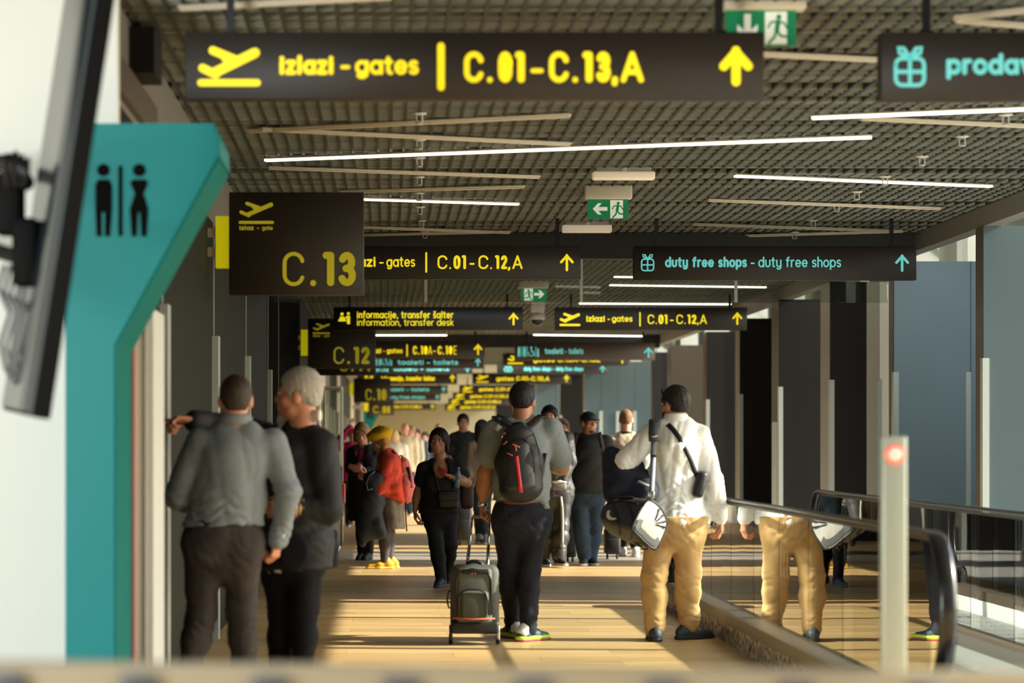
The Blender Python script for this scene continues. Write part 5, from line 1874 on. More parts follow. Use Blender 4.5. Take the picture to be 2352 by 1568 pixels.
# cross-body pouch on its strap
sb = [np_bvh([m2.shirt_part])]
pu = empty('shoulder_pouch', P(1607, 1110, 16.9))
tag(pu, 'small black pouch under the right arm of the white shirt man', 'bag')
pts = [cast(x, y, sb, .006, 16.75) for x, y in ((1533, 974), (1545, 985), (1560, 1005), (1575, 1032), (1587, 1058), (1597, 1085), (1602, 1100))]
MB().strip(pts, .034, .005, (0, -1, .2)).build('strap', M_rub, pu)
MB().rbox(P(1606, 1112, 16.84), (.075, .17, .19), .03, 3, Matrix.Rotation(.25, 3, 'Y')).build('pouch_body', mat('pouch_black', (20, 21, 22), .5), pu)

# sports bag
du = empty('sports_bag', P(1450, 1240, 16.75))
tag(du, 'dark grey sports bag with white tick emblem carried by the white shirt man', 'bag')
M_du = mat('bag_dark', (52, 54, 56), .55, vary=.1, scale=10)
E1 = P(1487, 1207, 16.50)
E0 = P(1408, 1186, 16.86)
axd = (E1 - E0).normalized()
sx = Vector((.80, .60, 0))                       # across the end panel, which looks right past the viewer
sy = Vector((0, 0, 1))
RING1 = [(1492, 1148), (1507, 1157), (1519, 1170), (1528, 1188), (1531, 1203), (1526, 1222), (1518, 1240), (1510, 1257), (1502, 1261), (1487, 1251), (1468, 1232), (1452, 1215), (1456, 1200), (1466, 1178), (1477, 1160), (1484, 1151)]
RING0 = [(1405 + 36 * math.cos(a), 1184 - 40 * math.sin(a)) for a in [math.radians(72 - 22.5 * i) for i in range(16)]]
nx = Vector((.60, -.80, 0))


def plane_pt(px, py, c):
    """point of the end-panel plane through c met by the sight line of a pixel of the traced outline"""
    o = Vector((0, 0, EYE))
    d = P(px, py, 1.0) - o
    return o + d * ((c - o).dot(nx) / d.dot(nx))


def smooth_ring(r, n=32):
    m = len(r)
    out = []
    for i in range(n):
        t = i * m / n
        k, u = int(t), t - int(t)
        p = [Vector(r[(k + q) % m]) for q in (-1, 0, 1, 2)]
        out.append(.5 * ((2 * p[1]) + (p[2] - p[0]) * u + (2 * p[0] - 5 * p[1] + 4 * p[2] - p[3]) * u * u + (3 * p[1] - p[0] - 3 * p[2] + p[3]) * u ** 3))
    return out


r1 = smooth_ring([tuple(plane_pt(x, y, E1)) for x, y in RING1])
r0 = smooth_ring([tuple(plane_pt(x, y, E0)) for x, y in RING0])


def bag_ring(c, s):
    off = c - E1
    cc = sum(r1, Vector()) / len(r1)
    return [cc + (p - cc) * s + off for p in r1]


vs, fs = [], []
NS = 12
N1 = 32
for i in range(NS + 1):
    t = i / NS
    cc = sum([a.lerp(b, t) for a, b in zip(r0, r1)], Vector()) / N1
    bul = 1 + .10 * math.sin(math.pi * t) + .012 * math.sin(17 * t)
    if t < .2: bul *= .72 + .28 * math.sin(t / .2 * math.pi / 2)
    vs += [cc + (a.lerp(b, t) - cc) * bul for a, b in zip(r0, r1)]
for i in range(NS):
    for k in range(N1):
        l = (k + 1) % N1
        fs.append((i * N1 + k, i * N1 + l, (i + 1) * N1 + l, (i + 1) * N1 + k))
fs += [tuple(range(N1 - 1, -1, -1)), tuple(NS * N1 + k for k in range(N1))]
bagm = MB().raw(vs, fs, True)
o = bagm.build('body', M_du, du)
fix_normals(o)
axd = nx
en = bag_ring(E1 + axd * .004, .97)
cen_ = sum(en, Vector()) / len(en) + axd * .012
inner = [p.lerp(cen_, .5) + axd * .012 for p in en]
ob = MB().raw(en + inner + [cen_ + axd * .004], [(k, (k + 1) % 32, 32 + (k + 1) % 32, 32 + k) for k in range(32)] + [(32 + k, 32 + (k + 1) % 32, 64) for k in range(32)], True).build('end_panel', mat('bag_silver', (152, 152, 142), .45, vary=.1, scale=9, stretch=(4, 4, .6), bump=.4), du)
fix_normals(ob)
MB().tube(bag_ring(E1 + axd * .002, 1.0), .009, 6, closed=True).build('end_piping', M_rub, du)
dark_low = bag_ring(E1 + axd * .016, .90)
lo_ = [dark_low[k] for k in range(13, 26)]
MB().raw(lo_ + [p.lerp(cen_, .32) + axd * .004 for p in lo_], [(k, k + 1, 14 + k, 13 + k) for k in range(12)]).build('end_trim', mat('bag_trim', (64, 66, 64), .5), du)
for k in (3, 5, 7, 9):
    a = dark_low[k]
    MB().strip([a, a.lerp(cen_, .45) + axd * .008, a.lerp(cen_, .8) + axd * .01], [.016, .01, .004], .003, axd).build('fold_shadow_strip', M_rub, du)  # dark strips painting the shade of folds in the end panel
db = [bagm.bvh()]
E = lambda q, off=.004: [cast(x, y, db, off, 16.6) for x, y in q]
E2 = lambda q, off=.004: E(dense(q), off)
# white tick emblem
up_ = [(1396, 1171), (1393, 1178), (1393, 1187), (1398, 1193), (1408, 1194), (1420, 1190)]
lo2 = [(1402, 1172), (1400, 1178), (1401, 1184), (1405, 1188), (1411, 1189), (1420, 1188)]
pu_, pl_ = E(up_), E(lo2)
MB().raw(pu_ + pl_, [(i, i + 1, len(pu_) + i + 1, len(pu_) + i) for i in range(len(pu_) - 1)]).build('tick_emblem', mat('emblem_white', (232, 226, 206), .6), du)
MB().tube(E2([(1385, 1160), (1400, 1156), (1420, 1152), (1445, 1152), (1465, 1158)], .002), .006, 6).build('zip_line', M_rub, du)
MB().strip(E2([(1408, 1155), (1418, 1180), (1424, 1205), (1426, 1228)], .003), .030, .004).build('web_strap', mat('web_black', (30, 31, 33), .6), du)
MB().strip(E2([(1440, 1150), (1452, 1180), (1455, 1212), (1450, 1240)], .003), .026, .004).build('web_strap', mat('web_black', (30, 31, 33), .6), du)
MB().tube([P(1450, 1240, 16.62), P(1468, 1252, 16.55), P(1480, 1262, 16.5), P(1490, 1258, 16.45)], .006, 6).build('loose_strap', M_rub, du)
stp = [P(1493, 1150, 16.46), P(1497, 1120, 16.52), P(1500, 1060, 16.60), P(1501, 1012, 16.68)]
MB().strip(stp, .036, .005, (0, -1, 0)).build('shoulder_strap', mat('strap_grey', (104, 110, 116), .5), du)
MB().rbox(P(1495, 1136, 16.48), (.05, .012, .05), .006, 2).build('buckle', M_steel, du)
MB().rbox(P(1501, 1047, 16.60), (.048, .014, .016), .005, 2).build('slider', M_rub, du)
pad = [P(1503, 1014, 16.66), P(1502, 995, 16.69), P(1503, 978, 16.75), P(1503, 968, 16.86), P(1503, 972, 16.98)]
MB().strip(pad, .078, .022, (0, -.8, .5)).build('shoulder_pad', mat('pad_slate_green', (58, 66, 66), .6, vary=.1), du)
MB().strip([P(1496, 1002, 16.645), P(1502, 1003, 16.645), P(1511, 1000, 16.645)], [.004, .008, .003], .003, (0, -1, .1)).build('pad_emblem', mat('emblem_white', (232, 226, 206), .6), du)
for q in (.2, .8):
    c = E0.lerp(E1, q)
arch = [P(1400, 1150, 16.75), P(1412, 1143, 16.72), P(1452, 1142, 16.62), P(1466, 1152, 16.60)]
MB().tube(arch, .010, 8).build('carry_handle', M_rub, du)

ja = empty('folded_jacket', P(1450, 1100, 16.85))
tag(ja, 'navy jacket draped over the sports bag under the white shirt arm', 'jacket')
field_obj('cloth', mat('jacket_navy', (20, 26, 42), .8, vary=.2, scale=8), ja, [f_(P(1415, 1055, 17.0), P(1425, 1130, 16.86), (.09, .07), (.12, .08), (1, 0, 0)), f_(P(1425, 1130, 16.86), P(1480, 1140, 16.78), (.10, .07), (.11, .07), (0, 0, 1)),
          f_(P(1440, 1070, 17.0), P(1490, 1128, 16.80), (.11, .06), (.07, .05), (1, 0, 0)), c_(P(1404, 1042, 17.0), P(1412, 1062, 17.0), .045)], .009, k=.05, fold=.009, foldk=45, seed=6)
MB().strip([P(1466, 1104, 16.70), P(1482, 1112, 16.68), P(1498, 1118, 16.68)], .012, .004).build('pale_lining', mat('lining', (190, 192, 190), .6), ja)

# ---- the man in the grey shirt, foreground left
m3 = Person('man in grey dress shirt and charcoal trousers seen from behind at left', 12.4,
            dict(head=(541, 917), neck=(541, 980, -.01), ls=(462, 1018), rs=(622, 1020), le=(408, 1138, .02), lw=(440, 1160, .27), re=(662, 1128, -.02), rw=(640, 1240, .0),
                 hip=(512, 1245), lk=(462, 1415, .02), la=(428, 1568, -.05), rk=(556, 1415, .03), ra=(560, 1568, .05)),
            0, -8, 515, skin=(190, 128, 98), vox=.010, girth=1.10, depth=1.1)
m3.body(hands=(((.8, .5, .2), (0, -.2, 1), -1, .5), ((-.25, .1, -1), (-1, .5, 0), 1, .85)))
m3.face()
m3.hair((54, 42, 34), 'short', .007, .002)
m3.shirt(mat('shirt_grey', (116, 124, 130), .7, vary=.05, scale=30, spec=.3), sleeve=(1, 1.0), hem=1203, puff=.012, fold=.012, foldk=38, waist=1.0, chest=1.04, neck_r=.060, seed=5, collar=(120, 124, 128), sl_r=1.04)
m3.trousers((58, 53, 50), top=1203, puff=.010, fold=.010, foldk=34, seed=8, seat=1.08)
m3.belt((20, 20, 20), 1200, .032)
for px in (505, 545):
    q = cast(px, 1202, [np_bvh([m3.trouser_part])], .016, 12.25)
    MB().strip([q + Vector((0, 0, .028)), q - Vector((0, 0, .028))], .012, .004).build('belt_loop', mat('cloth_66_60_56', (58, 53, 50)), m3.root)
m3.shoes((24, 22, 22), sole=(18, 18, 18))
MB().strip([P(648 + 6 * i, 1236 - 10 * i, 12.32) for i in range(2)], .01, .004).build('cuff_button', M_white, m3.root)

# ---- the grey-haired officer
m4 = Person('grey-haired officer in black uniform jacket pointing to the left', 12.95,
            dict(head=(686, 906), neck=(695, 985, 0), ls=(612, 1010, .16), rs=(736, 1026, -.06), le=(520, 986, .10), lw=(440, 964, -.22), re=(752, 1165, -.12), rw=(664, 1165, -.18),
                 hip=(668, 1250), lk=(648, 1400, .06), la=(640, 1560, .08), rk=(700, 1400, -.02), ra=(694, 1560, 0)),
            -55, -82, 668, skin=(196, 134, 104), vox=.010, girth=1.16, depth=1.25, head_h=.262)
m4.body(hands=(((-1, -.32, .06), (.1, -.2, -1), -1, .9, 1.05, True), ((-1, .1, -.1), (.1, 1, 0), -1, .7, 1.05)))
m4.face(brows=(150, 140, 130))
m4.hair((166, 160, 150), 'short', .013, .004)
jk = mat('uniform_black', (15, 15, 20), .75, vary=.12, scale=8)
m4.shirt(mat('cloth_white', (226, 220, 206), .8), name='white_shirt', sleeve=0, puff=.004, fold=.0, collar=(228, 222, 208), neck_r=.06, collar_up=.060, collar_r=1.3, collar_fwd=.022)
m4.shirt(jk, name='jacket', sleeve=(.95, .92), hem=1302, puff=.024, fold=.006, foldk=38, waist=1.1, neck_r=.082, seed=3, sl_r=1.1, vneck=(.055, .16),
         extra=[f_(m4.J['hip'] + (0, 0, .05), m4.J['hip'] - (0, 0, .17), (.215, .19), (.225, .20), m4.u)])
m4.trousers((15, 16, 22), puff=.008, fold=.006, foldk=40, seed=12, thigh=1.05)
m4.shoes((14, 14, 14), sole=(12, 12, 12))
nk = m4.J['neck'] + m4.fwd * .085 - np.array((0, 0, .03))
MB().strip([Vector(nk), Vector(nk + m4.fwd * .02 - np.array((0, 0, .14))), Vector(nk + m4.fwd * .015 - np.array((0, 0, .3)))], [.03, .06, .07], .006, tuple(m4.fwd)).build('necktie', mat('tie_black', (16, 16, 20), .6), m4.root)
wr_, el_ = Vector(m4.J['rw']), Vector(m4.J['re'])
axs = (el_ - wr_).normalized()
Rs = axs.to_track_quat('Z', 'Y').to_matrix()
for i in range(4):
    MB().lathe([(.060, -.006), (.0625, 0), (.060, .006)], wr_ + axs * (.028 + .019 * i), 20, Rs).build('gold_band', mat('band_gold', (206, 170, 110), .4, metal=.3), m4.root)
MB().lathe([(.040, -.012), (.052, 0), (.052, .012)], wr_ + axs * .008, 20, Rs).build('shirt_cuff', mat('cloth_white', (226, 220, 206)), m4.root)
MB().tube([m4.A(sx * .02 + .045, .078 - abs(sx) * .0, .004) for sx in (-1, 1)] + [m4.A(.085, .02, .010), m4.A(.088, -.02, .004)], .0022, 6).build('glasses_frame', mat('frame_steel', (90, 84, 80), .3, metal=.8), m4.root)

# ---- the woman in black
m5 = Person('woman in black T-shirt and leggings walking towards the viewer with a red phone', 23.4,
            dict(head=(1008, 1014), neck=(1012, 1062), ls=(976, 1078), rs=(1051, 1077), le=(962, 1130, .02), lw=(953, 1172, -.02), re=(1072, 1108, -.02), rw=(1034, 1094, -.20),
                 hip=(1010, 1172), lk=(1003, 1252, -.08), la=(1013, 1325, -.16), rk=(1034, 1250, .04), ra=(1026, 1316, .26)),
            180, 196, 1012, skin=(176, 122, 92), vox=.0105, girth=1.0, depth=1.15, female=True, head_h=.24)
m5.body(hands=(((.05, -.15, -1), (1, 0, 0), 1, .5), ((-1, -.25, .35), (.2, .2, 1), 1, .6)))
m5.face(lips=(150, 84, 76))
m5.hair((32, 22, 20), 'bob', .014, .004)
bk = mat('cloth_black', (17, 17, 18), .85, vary=.2, scale=10)
m5.shirt(bk, sleeve=(.24, .24), hem=1178, puff=.014, fold=.004, foldk=50, waist=1.08, belly=.035, neck_r=.072, seed=7, sl_r=1.15, vneck=(.075, .13))
m5.trousers(mat('leggings_black', (15, 15, 17), .85, vary=.2, scale=10), puff=.010, fold=.003, thigh=1.0, seat=1.1)
m5.shoes((34, 40, 56), sole=(60, 66, 80), toes=((-.25, -1), (.1, -1)), lift=(0, .015))
MB().lathe([(.030, -.012), (.033, 0), (.030, .012)], Vector(m5.J['rw']) + (Vector(m5.J['re']) - Vector(m5.J['rw'])).normalized() * .02, 16, (Vector(m5.J['re']) - Vector(m5.J['rw'])).to_track_quat('Z', 'Y').to_matrix()).build('wristband', M_rub, m5.root)
MB().tube([m5.A(sx * .0, 0, 0) for sx in (0,)] + [m5.J['neck'] + m5.fwd * .06 + m5.u * .02 - np.array((0, 0, .02)), m5.J['neck'] + m5.fwd * .10 - np.array((0, 0, .11))], .0015, 5).build('necklace', mat('necklace', (120, 110, 96), .3, metal=.8), m5.root)
MB().ball(m5.A(-.078, .0, -.045), .009, 10).build('earring', M_white, m5.root)
ph = empty('phone', P(1018, 1083, 23.12))
tag(ph, 'red mobile phone in the hand of the woman in black', 'phone')
Rp = Matrix.Rotation(.35, 3, 'Y') @ Matrix.Rotation(-1.25, 3, 'X')
MB().rbox(P(1017, 1081, 23.08), (.075, .011, .145), .005, 2, Rp).build('case', mat('phone_red', (170, 24, 30), .4), ph)
MB().rbox(Vector(P(1017, 1081, 23.08)) + Rp @ Vector((0, .006, 0)), (.066, .002, .135), .001, 1, Rp).build('screen', M_ink, ph)
wb = empty('water_bottle', P(1051, 1118, 23.2))
tag(wb, 'clear water bottle held against the black T-shirt under the red phone arm', 'bottle')
cw = P(1050, 1100, 23.235)
Rb = Matrix.Rotation(.12, 3, 'Y')
MB().lathe([(.028, -.085), (.032, -.08), (.032, -.02), (.029, .0), (.032, .02), (.030, .05), (.014, .085), (.013, .095)], cw, 18, Rb).build('bottle_body', mat('bottle_blue', (74, 104, 118), .15, spec=.8), wb)
MB().lathe([(.016, .095), (.016, .115)], cw, 14, Rb).build('cap', mat('cap_blue', (120, 150, 170), .4), wb)
hb = empty('handbag', P(1030, 1150, 23.2))
tag(hb, 'small black shoulder bag at the hip of the woman in black', 'bag')
mbv = [np_bvh([m5.shirt_part])]
MB().rbox(P(1030, 1147, 23.2), (.19, .07, .17), .02, 3).build('bag_body', mat('bag_leather', (22, 21, 20), .35), hb)
MB().rbox(Vector(P(1030, 1139, 23.2)) + Vector((0, -.036, 0)), (.188, .012, .09), .006, 2).build('flap', mat('bag_leather2', (28, 27, 26), .35), hb)
MB().strip([cast(x, y, mbv, .006, 23.2) for x, y in ((991, 1067), (998, 1090), (1005, 1115), (1012, 1135))], .014, .004, (0, -1, 0)).build('strap', M_rub, hb)
mbg = empty('maroon_bag', P(1070, 1165, 23.5))
tag(mbg, 'dark maroon bag hanging behind the arm of the woman in black', 'bag')
MB().rbox(P(1071, 1138, 23.5), (.14, .18, .26), .05, 4).build('bag_body', mat('maroon', (58, 24, 26), .6), mbg)
MB().tube([P(1066, 1112, 23.45), P(1062, 1080, 23.5), P(1074, 1080, 23.55), P(1078, 1112, 23.55)], .008, 6).build('strap', M_rub, mbg)

# ---- the woman with the yellow beret
m6 = Person('woman in yellow beret and red shawl standing in profile', 26.6,
            dict(head=(873, 1013), neck=(889, 1046), ls=(893, 1062, .17), rs=(896, 1062, -.17), le=(877, 1105, .18), lw=(852, 1100, .12), re=(880, 1108, -.20), rw=(853, 1098, -.18),
                 hip=(897, 1150), lk=(893, 1225, .09), la=(895, 1284, .10), rk=(884, 1225, -.08), ra=(884, 1286, -.08)),
            -90, -90, 890, skin=(206, 150, 124), vox=.0105, girth=.95, female=True, pitch=-24, head_h=.225)
m6.body(hands=(((-1, 0, -.1), (0, 0, 1), 1, .6), ((-1, 0, -.1), (0, 0, 1), -1, .6)))
m6.face(lips=(170, 96, 88))
A6 = m6.A
field_obj('hair', mat('hair_blond', (176, 128, 66), .6, vary=.3, scale=50), m6.root, [e_(A6(0, -.02, .02), m6.R, (.086, .10, .095)), c_(A6(.04, -.03, -.02), P(882, 1052, 26.48), .05, .035), c_(P(882, 1050, 26.46), P(868, 1078, 26.40), .040, .022), c_(A6(-.04, -.04, -.02), P(893, 1056, 26.75), .05, .035)],
          .0085, k=.03, subs=[e_(A6(0, .115, -.03), m6.R, (.1, .09, .10))], ksub=.01, fold=.006, foldk=110, seed=2)
bc = Vector(A6(0, -.02, .085))
be, bpart = field_obj('beret', mat('beret_yellow', (214, 170, 8), .9, vary=.08, scale=30), m6.root, [e_(bc + Vector((.01, 0, .0)), np.array(((math.cos(.22), 0, math.sin(.22)), (0, 1, 0), (-math.sin(.22), 0, math.cos(.22)))), (.150, .140, .062)), e_(bc + Vector((.03, 0, .035)), np.eye(3), (.085, .09, .045)), c_(bc + Vector((-.01, 0, -.035)), bc + Vector((.05, 0, -.045)), .075)], .0085, k=.05, fold=.004, foldk=38, seed=4)
MB().tube([bc + Vector((0.0, 0, .055)), bc + Vector((.004, 0, .09)), bc + Vector((.012, 0, .10))], .006, 6).build('stalk', mat('beret_stalk', (150, 116, 10), .9), be)
up3 = np.array((0, 0, 1.0))
m6.shirt((118, 112, 104), name='dress', sleeve=(.9, .9), puff=.008, fold=.006, foldk=45, seed=5, sl_r=.85, neck_r=.06, vary=.25,
         extra=[f_(P(898, 1140, 26.6), P(901, 1212, 26.6), (.17, .14), (.215, .135), (0, 1, 0))], hem=1213)
field_obj('shawl', mat('shawl_red', (214, 74, 54), .9, vary=.12, scale=14), m6.root, [f_(P(894, 1050, 26.6), P(897, 1085, 26.6), (.12, .09), (.225, .13), (0, 1, 0)), f_(P(897, 1085, 26.6), P(901, 1125, 26.6), (.225, .13), (.235, .13), (0, 1, 0)), c_(P(906, 1120, 26.42), P(922, 1150, 26.45), .075, .030),
          c_(P(884, 1085, 26.38), P(878, 1130, 26.36), .05, .05), c_(P(874, 1120, 26.35), P(881, 1170, 26.36), .055, .03), c_(P(886, 1045, 26.5), P(886, 1075, 26.38), .05, .06), c_(m6.J['ls'] + m6.fwd * .0, m6.J['rs'], .095), c_(m6.J['neck'] - up3 * .02, m6.J['neck'] - m6.fwd * .04 - up3 * .09, .08, .11)], .0095, k=.06, fold=.009, foldk=48, seed=8,
          subs=[e_(P(884, 1158, 26.28), np.eye(3), (.07, .14, .13))], ksub=.04)
m6.trousers((74, 70, 72), name='stockings', puff=.004, fold=.002, vary=.2)
m6.shoes((214, 160, 34), sole=(226, 196, 90), toes=((-1, .1), (-1, -.1)), size=1.05)
co = empty('coat_over_arm', P(850, 1250, 26.45))
tag(co, 'dark navy coat hanging over the arm of the yellow beret woman', 'coat')
field_obj('cloth', mat('coat_navy', (28, 36, 50), .7, vary=.25, scale=7), co, [f_(P(858, 1105, 26.36), P(855, 1150, 26.38), (.095, .08), (.115, .08), (1, 0, 0)), f_(P(855, 1150, 26.38), P(852, 1222, 26.40), (.115, .08), (.135, .07), (1, 0, 0)), c_(P(838, 1220, 26.4), P(832, 1248, 26.4), .06, .035), c_(P(868, 1205, 26.36), P(878, 1228, 26.36), .05, .03), c_(P(850, 1098, 26.34), P(866, 1092, 26.36), .055)], .0105, k=.06, fold=.012, foldk=36, seed=14)
MB().tube([P(861, 1082, 26.24), P(848, 1092, 26.22), P(841, 1110, 26.22), P(845, 1126, 26.22), P(856, 1122, 26.24)], .008, 6).build('hood_loop', mat('coat_edge', (58, 74, 88), .6), co)
bk2 = empty('backpack', P(930, 1150, 26.65))
tag(bk2, 'pink backpack on the back of the woman in the yellow beret', 'backpack')
_, pkp = field_obj('body', mat('pack_pink', (206, 100, 98), .75, vary=.08, scale=12), bk2, [f_(P(925, 1066, 26.65), P(931, 1110, 26.65), (.16, .075), (.19, .095), (0, 1, 0)), f_(P(931, 1110, 26.65), P(933, 1138, 26.65), (.19, .095), (.17, .085), (0, 1, 0))], .009, k=.04, fold=.004, foldk=40)
pb = [np_bvh([pkp])]
MB().tube([cast(x, y, pb, .004, 26.5) for x, y in ((922, 1140), (918, 1115), (922, 1095), (931, 1082), (940, 1095))], .006, 6).build('zip_line', mat('zip_white', (222, 190, 184), .5), bk2)
MB().tube([P(917, 1048, 26.6), P(922, 1046, 26.6), P(928, 1054, 26.6), P(926, 1066, 26.6)], .010, 6).build('haul_loop', M_rub, bk2)
MB().strip([P(936, 1072, 26.5), P(942, 1095, 26.48), P(944, 1120, 26.48)], .03, .006, (.3, -1, 0)).build('side_band', M_rub, bk2)
MB().strip([P(931, 1152, 26.55), P(932, 1185, 26.55), P(934, 1220, 26.55)], .016, .005, (0, -1, 0)).build('hanging_strap', M_rub, bk2)
MB().strip([P(900, 1034, 26.45), P(908, 1042, 26.45), P(916, 1056, 26.5)], .02, .006, (0, -1, .4)).build('shoulder_strap', M_rub, bk2)

# ---- the bearded man in the black cap
m7 = Person('man in black cap, black T-shirt and jeans walking towards the viewer', 27.3,
            dict(head=(1352, 971), neck=(1350, 1004), ls=(1314, 1018), rs=(1389, 1018), le=(1308, 1075, .02), lw=(1312, 1115, .05), re=(1397, 1072, .05), rw=(1386, 1108, .0),
                 hip=(1349, 1130), lk=(1335, 1210, -.05), la=(1341, 1276, -.02), rk=(1366, 1210, .0), ra=(1357, 1280, .06)),
            180, 152, 1350, skin=(190, 136, 108), vox=.011, girth=1.08, depth=1.2)
m7.body(hands=(((.05, 0, -1), (1, 0, 0), 1, .6), ((-.2, -.1, -1), (-1, 0, 0), -1, .7)))
m7.face(brows=(40, 34, 30))
m7.hair((30, 27, 26), 'short', .006, .002)
A7 = m7.A
field_obj('beard', mat('beard_grey', (66, 58, 54), .8, vary=.3, scale=60), m7.root, [e_(A7(0, .052, -.084), m7.R, (.040, .040, .036)), c_(A7(-.02, .094, -.044), A7(.02, .094, -.044), .006)], .006, subs=[c_(A7(-.012, .10, -.062), A7(.012, .10, -.062), .010)], ksub=.004)
cp, _ = field_obj('cap', mat('cap_black', (24, 25, 28), .7, vary=.1, scale=20), m7.root, [e_(A7(0, -.012, .045), m7.R, (.096, .112, .088))], .008, cuts=[(A7(0, 0, .030), -nrm(m7.hu * 1.0 + m7.hf * .1))])
vz = [A7(a, .085 + .075 * math.cos(a * 12), .034 - .012 * abs(a) * 10) for a in (-.075, -.05, -.025, 0, .025, .05, .075)]
bz = [A7(a, .07, .040) for a in (-.085, -.055, -.027, 0, .027, .055, .085)]
MB().raw(bz + vz + [np.array(p) + (0, 0, .006) for p in bz] + [np.array(p) + (0, 0, .006) for p in vz], [(i, i + 1, 8 + i, 7 + i) for i in range(6)] + [(21 + i, 22 + i, 15 + i, 14 + i) for i in range(6)] + [(7 + i, 8 + i, 22 + i, 21 + i) for i in range(6)], True).build('visor', mat('cap_black', (24, 25, 28)), cp)
m7.shirt(mat('tee_black', (24, 24, 25), .85, vary=.15, scale=12), sleeve=(.40, .40), hem=1130, puff=.022, fold=.007, foldk=45, waist=1.1, belly=.05, neck_r=.072, seed=9, sl_r=1.2)
m7.trousers((44, 60, 78), puff=.020, fold=.006, foldk=45, thigh=1.1, flare=.008, vary=.2)
m7.shoes((34, 36, 46), sole=(196, 200, 206), toes=((-.15, -1), (.25, -1)))
MB().lathe([(.030, -.010), (.034, 0), (.030, .010)], Vector(m7.J['rw']), 14, (Vector(m7.J['re']) - Vector(m7.J['rw'])).to_track_quat('Z', 'Y').to_matrix()).build('wristwatch', M_steel, m7.root)
sv = [np_bvh([m7.shirt_part])]
bp7 = empty('backpack', P(1380, 1060, 27.1))
tag(bp7, 'dark backpack strap and pack worn by the man in the black cap', 'backpack')
MB().strip([cast(x, y, sv, .008, 27.15) for x, y in ((1376, 993), (1380, 1008), (1383, 1026), (1383, 1045))], .05, .010, (0, -1, .3)).build('shoulder_strap', mat('strap_brown', (44, 36, 34), .7), bp7)
MB().strip([cast(x, y, sv, .008, 27.15) for x, y in ((1326, 994), (1321, 1008), (1317, 1026))], .05, .010, (0, -1, .3)).build('shoulder_strap', mat('strap_brown', (44, 36, 34), .7), bp7)
MB().rbox(P(1351, 1060, 27.55), (.30, .16, .42), .06, 4).build('pack', mat('strap_brown', (44, 36, 34), .7), bp7)

# ---- the man behind the backpack man, in a silver grey jacket
m8 = Person('dark-haired man half hidden behind the backpack man, shiny dark tracksuit', 27.0,
            dict(head=(1262, 958), neck=(1264, 992), ls=(1234, 1008), rs=(1300, 1008), le=(1232, 1060), lw=(1246, 1095, -.15), re=(1308, 1060, -.02), rw=(1292, 1100, -.10),
                 hip=(1276, 1130), lk=(1264, 1212, .05), la=(1255, 1282, .08), rk=(1288, 1208, -.06), ra=(1284, 1276, -.12)),
            180, 188, 1272, skin=(206, 150, 122), vox=.012)
m8.body(hands=(((.4, -.3, -1), (1, 0, 0), 1, .5), ((-.5, -.3, -1), (-1, 0, 0), -1, .5)))
m8.face()
m8.hair((24, 22, 24), 'short', .018, .006)
trk = mat('tracksuit_shine', (58, 60, 60), .55, vary=.25, scale=8)
m8.shirt(trk, name='jacket', sleeve=1.0, hem=1140, puff=.028, fold=.010, foldk=38, seed=21, neck_r=.07)
m8.trousers(mat('tracksuit_trousers', (44, 45, 46), .45, vary=.2, scale=8), puff=.024, fold=.008, foldk=38, thigh=1.1, flare=.012)
m8.shoes((40, 40, 42), sole=(232, 228, 214), toes=((-.1, -1), (.35, -1)), lift=(0, .02))
sp = MB()
for a, b in (('rh_', 'rk'), ('rk', 'ra')):
    tb2 = [np_bvh([m8.trouser_part])]
sp.strip([cast(x, y, tb2, .006, 26.8) for x, y in ((1288, 1140), (1291, 1165), (1292, 1190), (1292, 1215), (1292, 1240), (1291, 1256))], .032, .004, (0, -1, 0)).build('side_stripe', mat('stripe_pale', (150, 152, 144), .7), m8.root)
wbag = empty('waist_bag', P(1286, 1115, 26.8))
tag(wbag, 'grey waist bag on the man in the shiny tracksuit', 'bag')
MB().rbox(P(1284, 1116, 26.8), (.16, .07, .09), .025, 3).build('bag_body', mat('waistbag', (120, 120, 112), .4), wbag)
MB().strip([P(1268, 1106, 26.78), P(1284, 1104, 26.75), P(1302, 1107, 26.78)], .012, .004).build('zip_line', M_white, wbag)

# ---- man in beige shirt further on
m9 = Person('fair-haired man with cropped hair in beige sweater walking away', 29.4,
            dict(head=(1438, 963), neck=(1438, 998), ls=(1405, 1015), rs=(1474, 1015), le=(1396, 1062), lw=(1392, 1105), re=(1484, 1062), rw=(1488, 1105),
                 hip=(1440, 1122), lk=(1430, 1195, .05), la=(1430, 1262, .1), rk=(1452, 1195, -.03), ra=(1460, 1262, -.05)),
            0, 10, 1442, skin=(216, 160, 134), vox=.012, girth=1.05)
m9.body(hands=(((0, 0, -1), (1, 0, 0), -1, .5), ((0, 0, -1), (-1, 0, 0), 1, .5)))
m9.hair((120, 84, 58), 'short', .006, .002)
m9.shirt((196, 180, 156), name='sweater', sleeve=1.0, hem=1128, puff=.024, fold=.006, seed=15, neck_r=.07)
MB().tube([m9.J['neck'] + (m9.u * math.cos(t) * .066 + m9.fwd * math.sin(t) * .066) + np.array((0, 0, .03)) for t in np.linspace(0, 2 * math.pi, 17)[:-1]], .014, 8, closed=True).build('neckband', M_rub, m9.root)
m9.trousers((40, 40, 42), puff=.02, fold=.006, hem=.12)
m9.shoes((226, 224, 216), sole=(236, 234, 228), accent=(226, 224, 216))


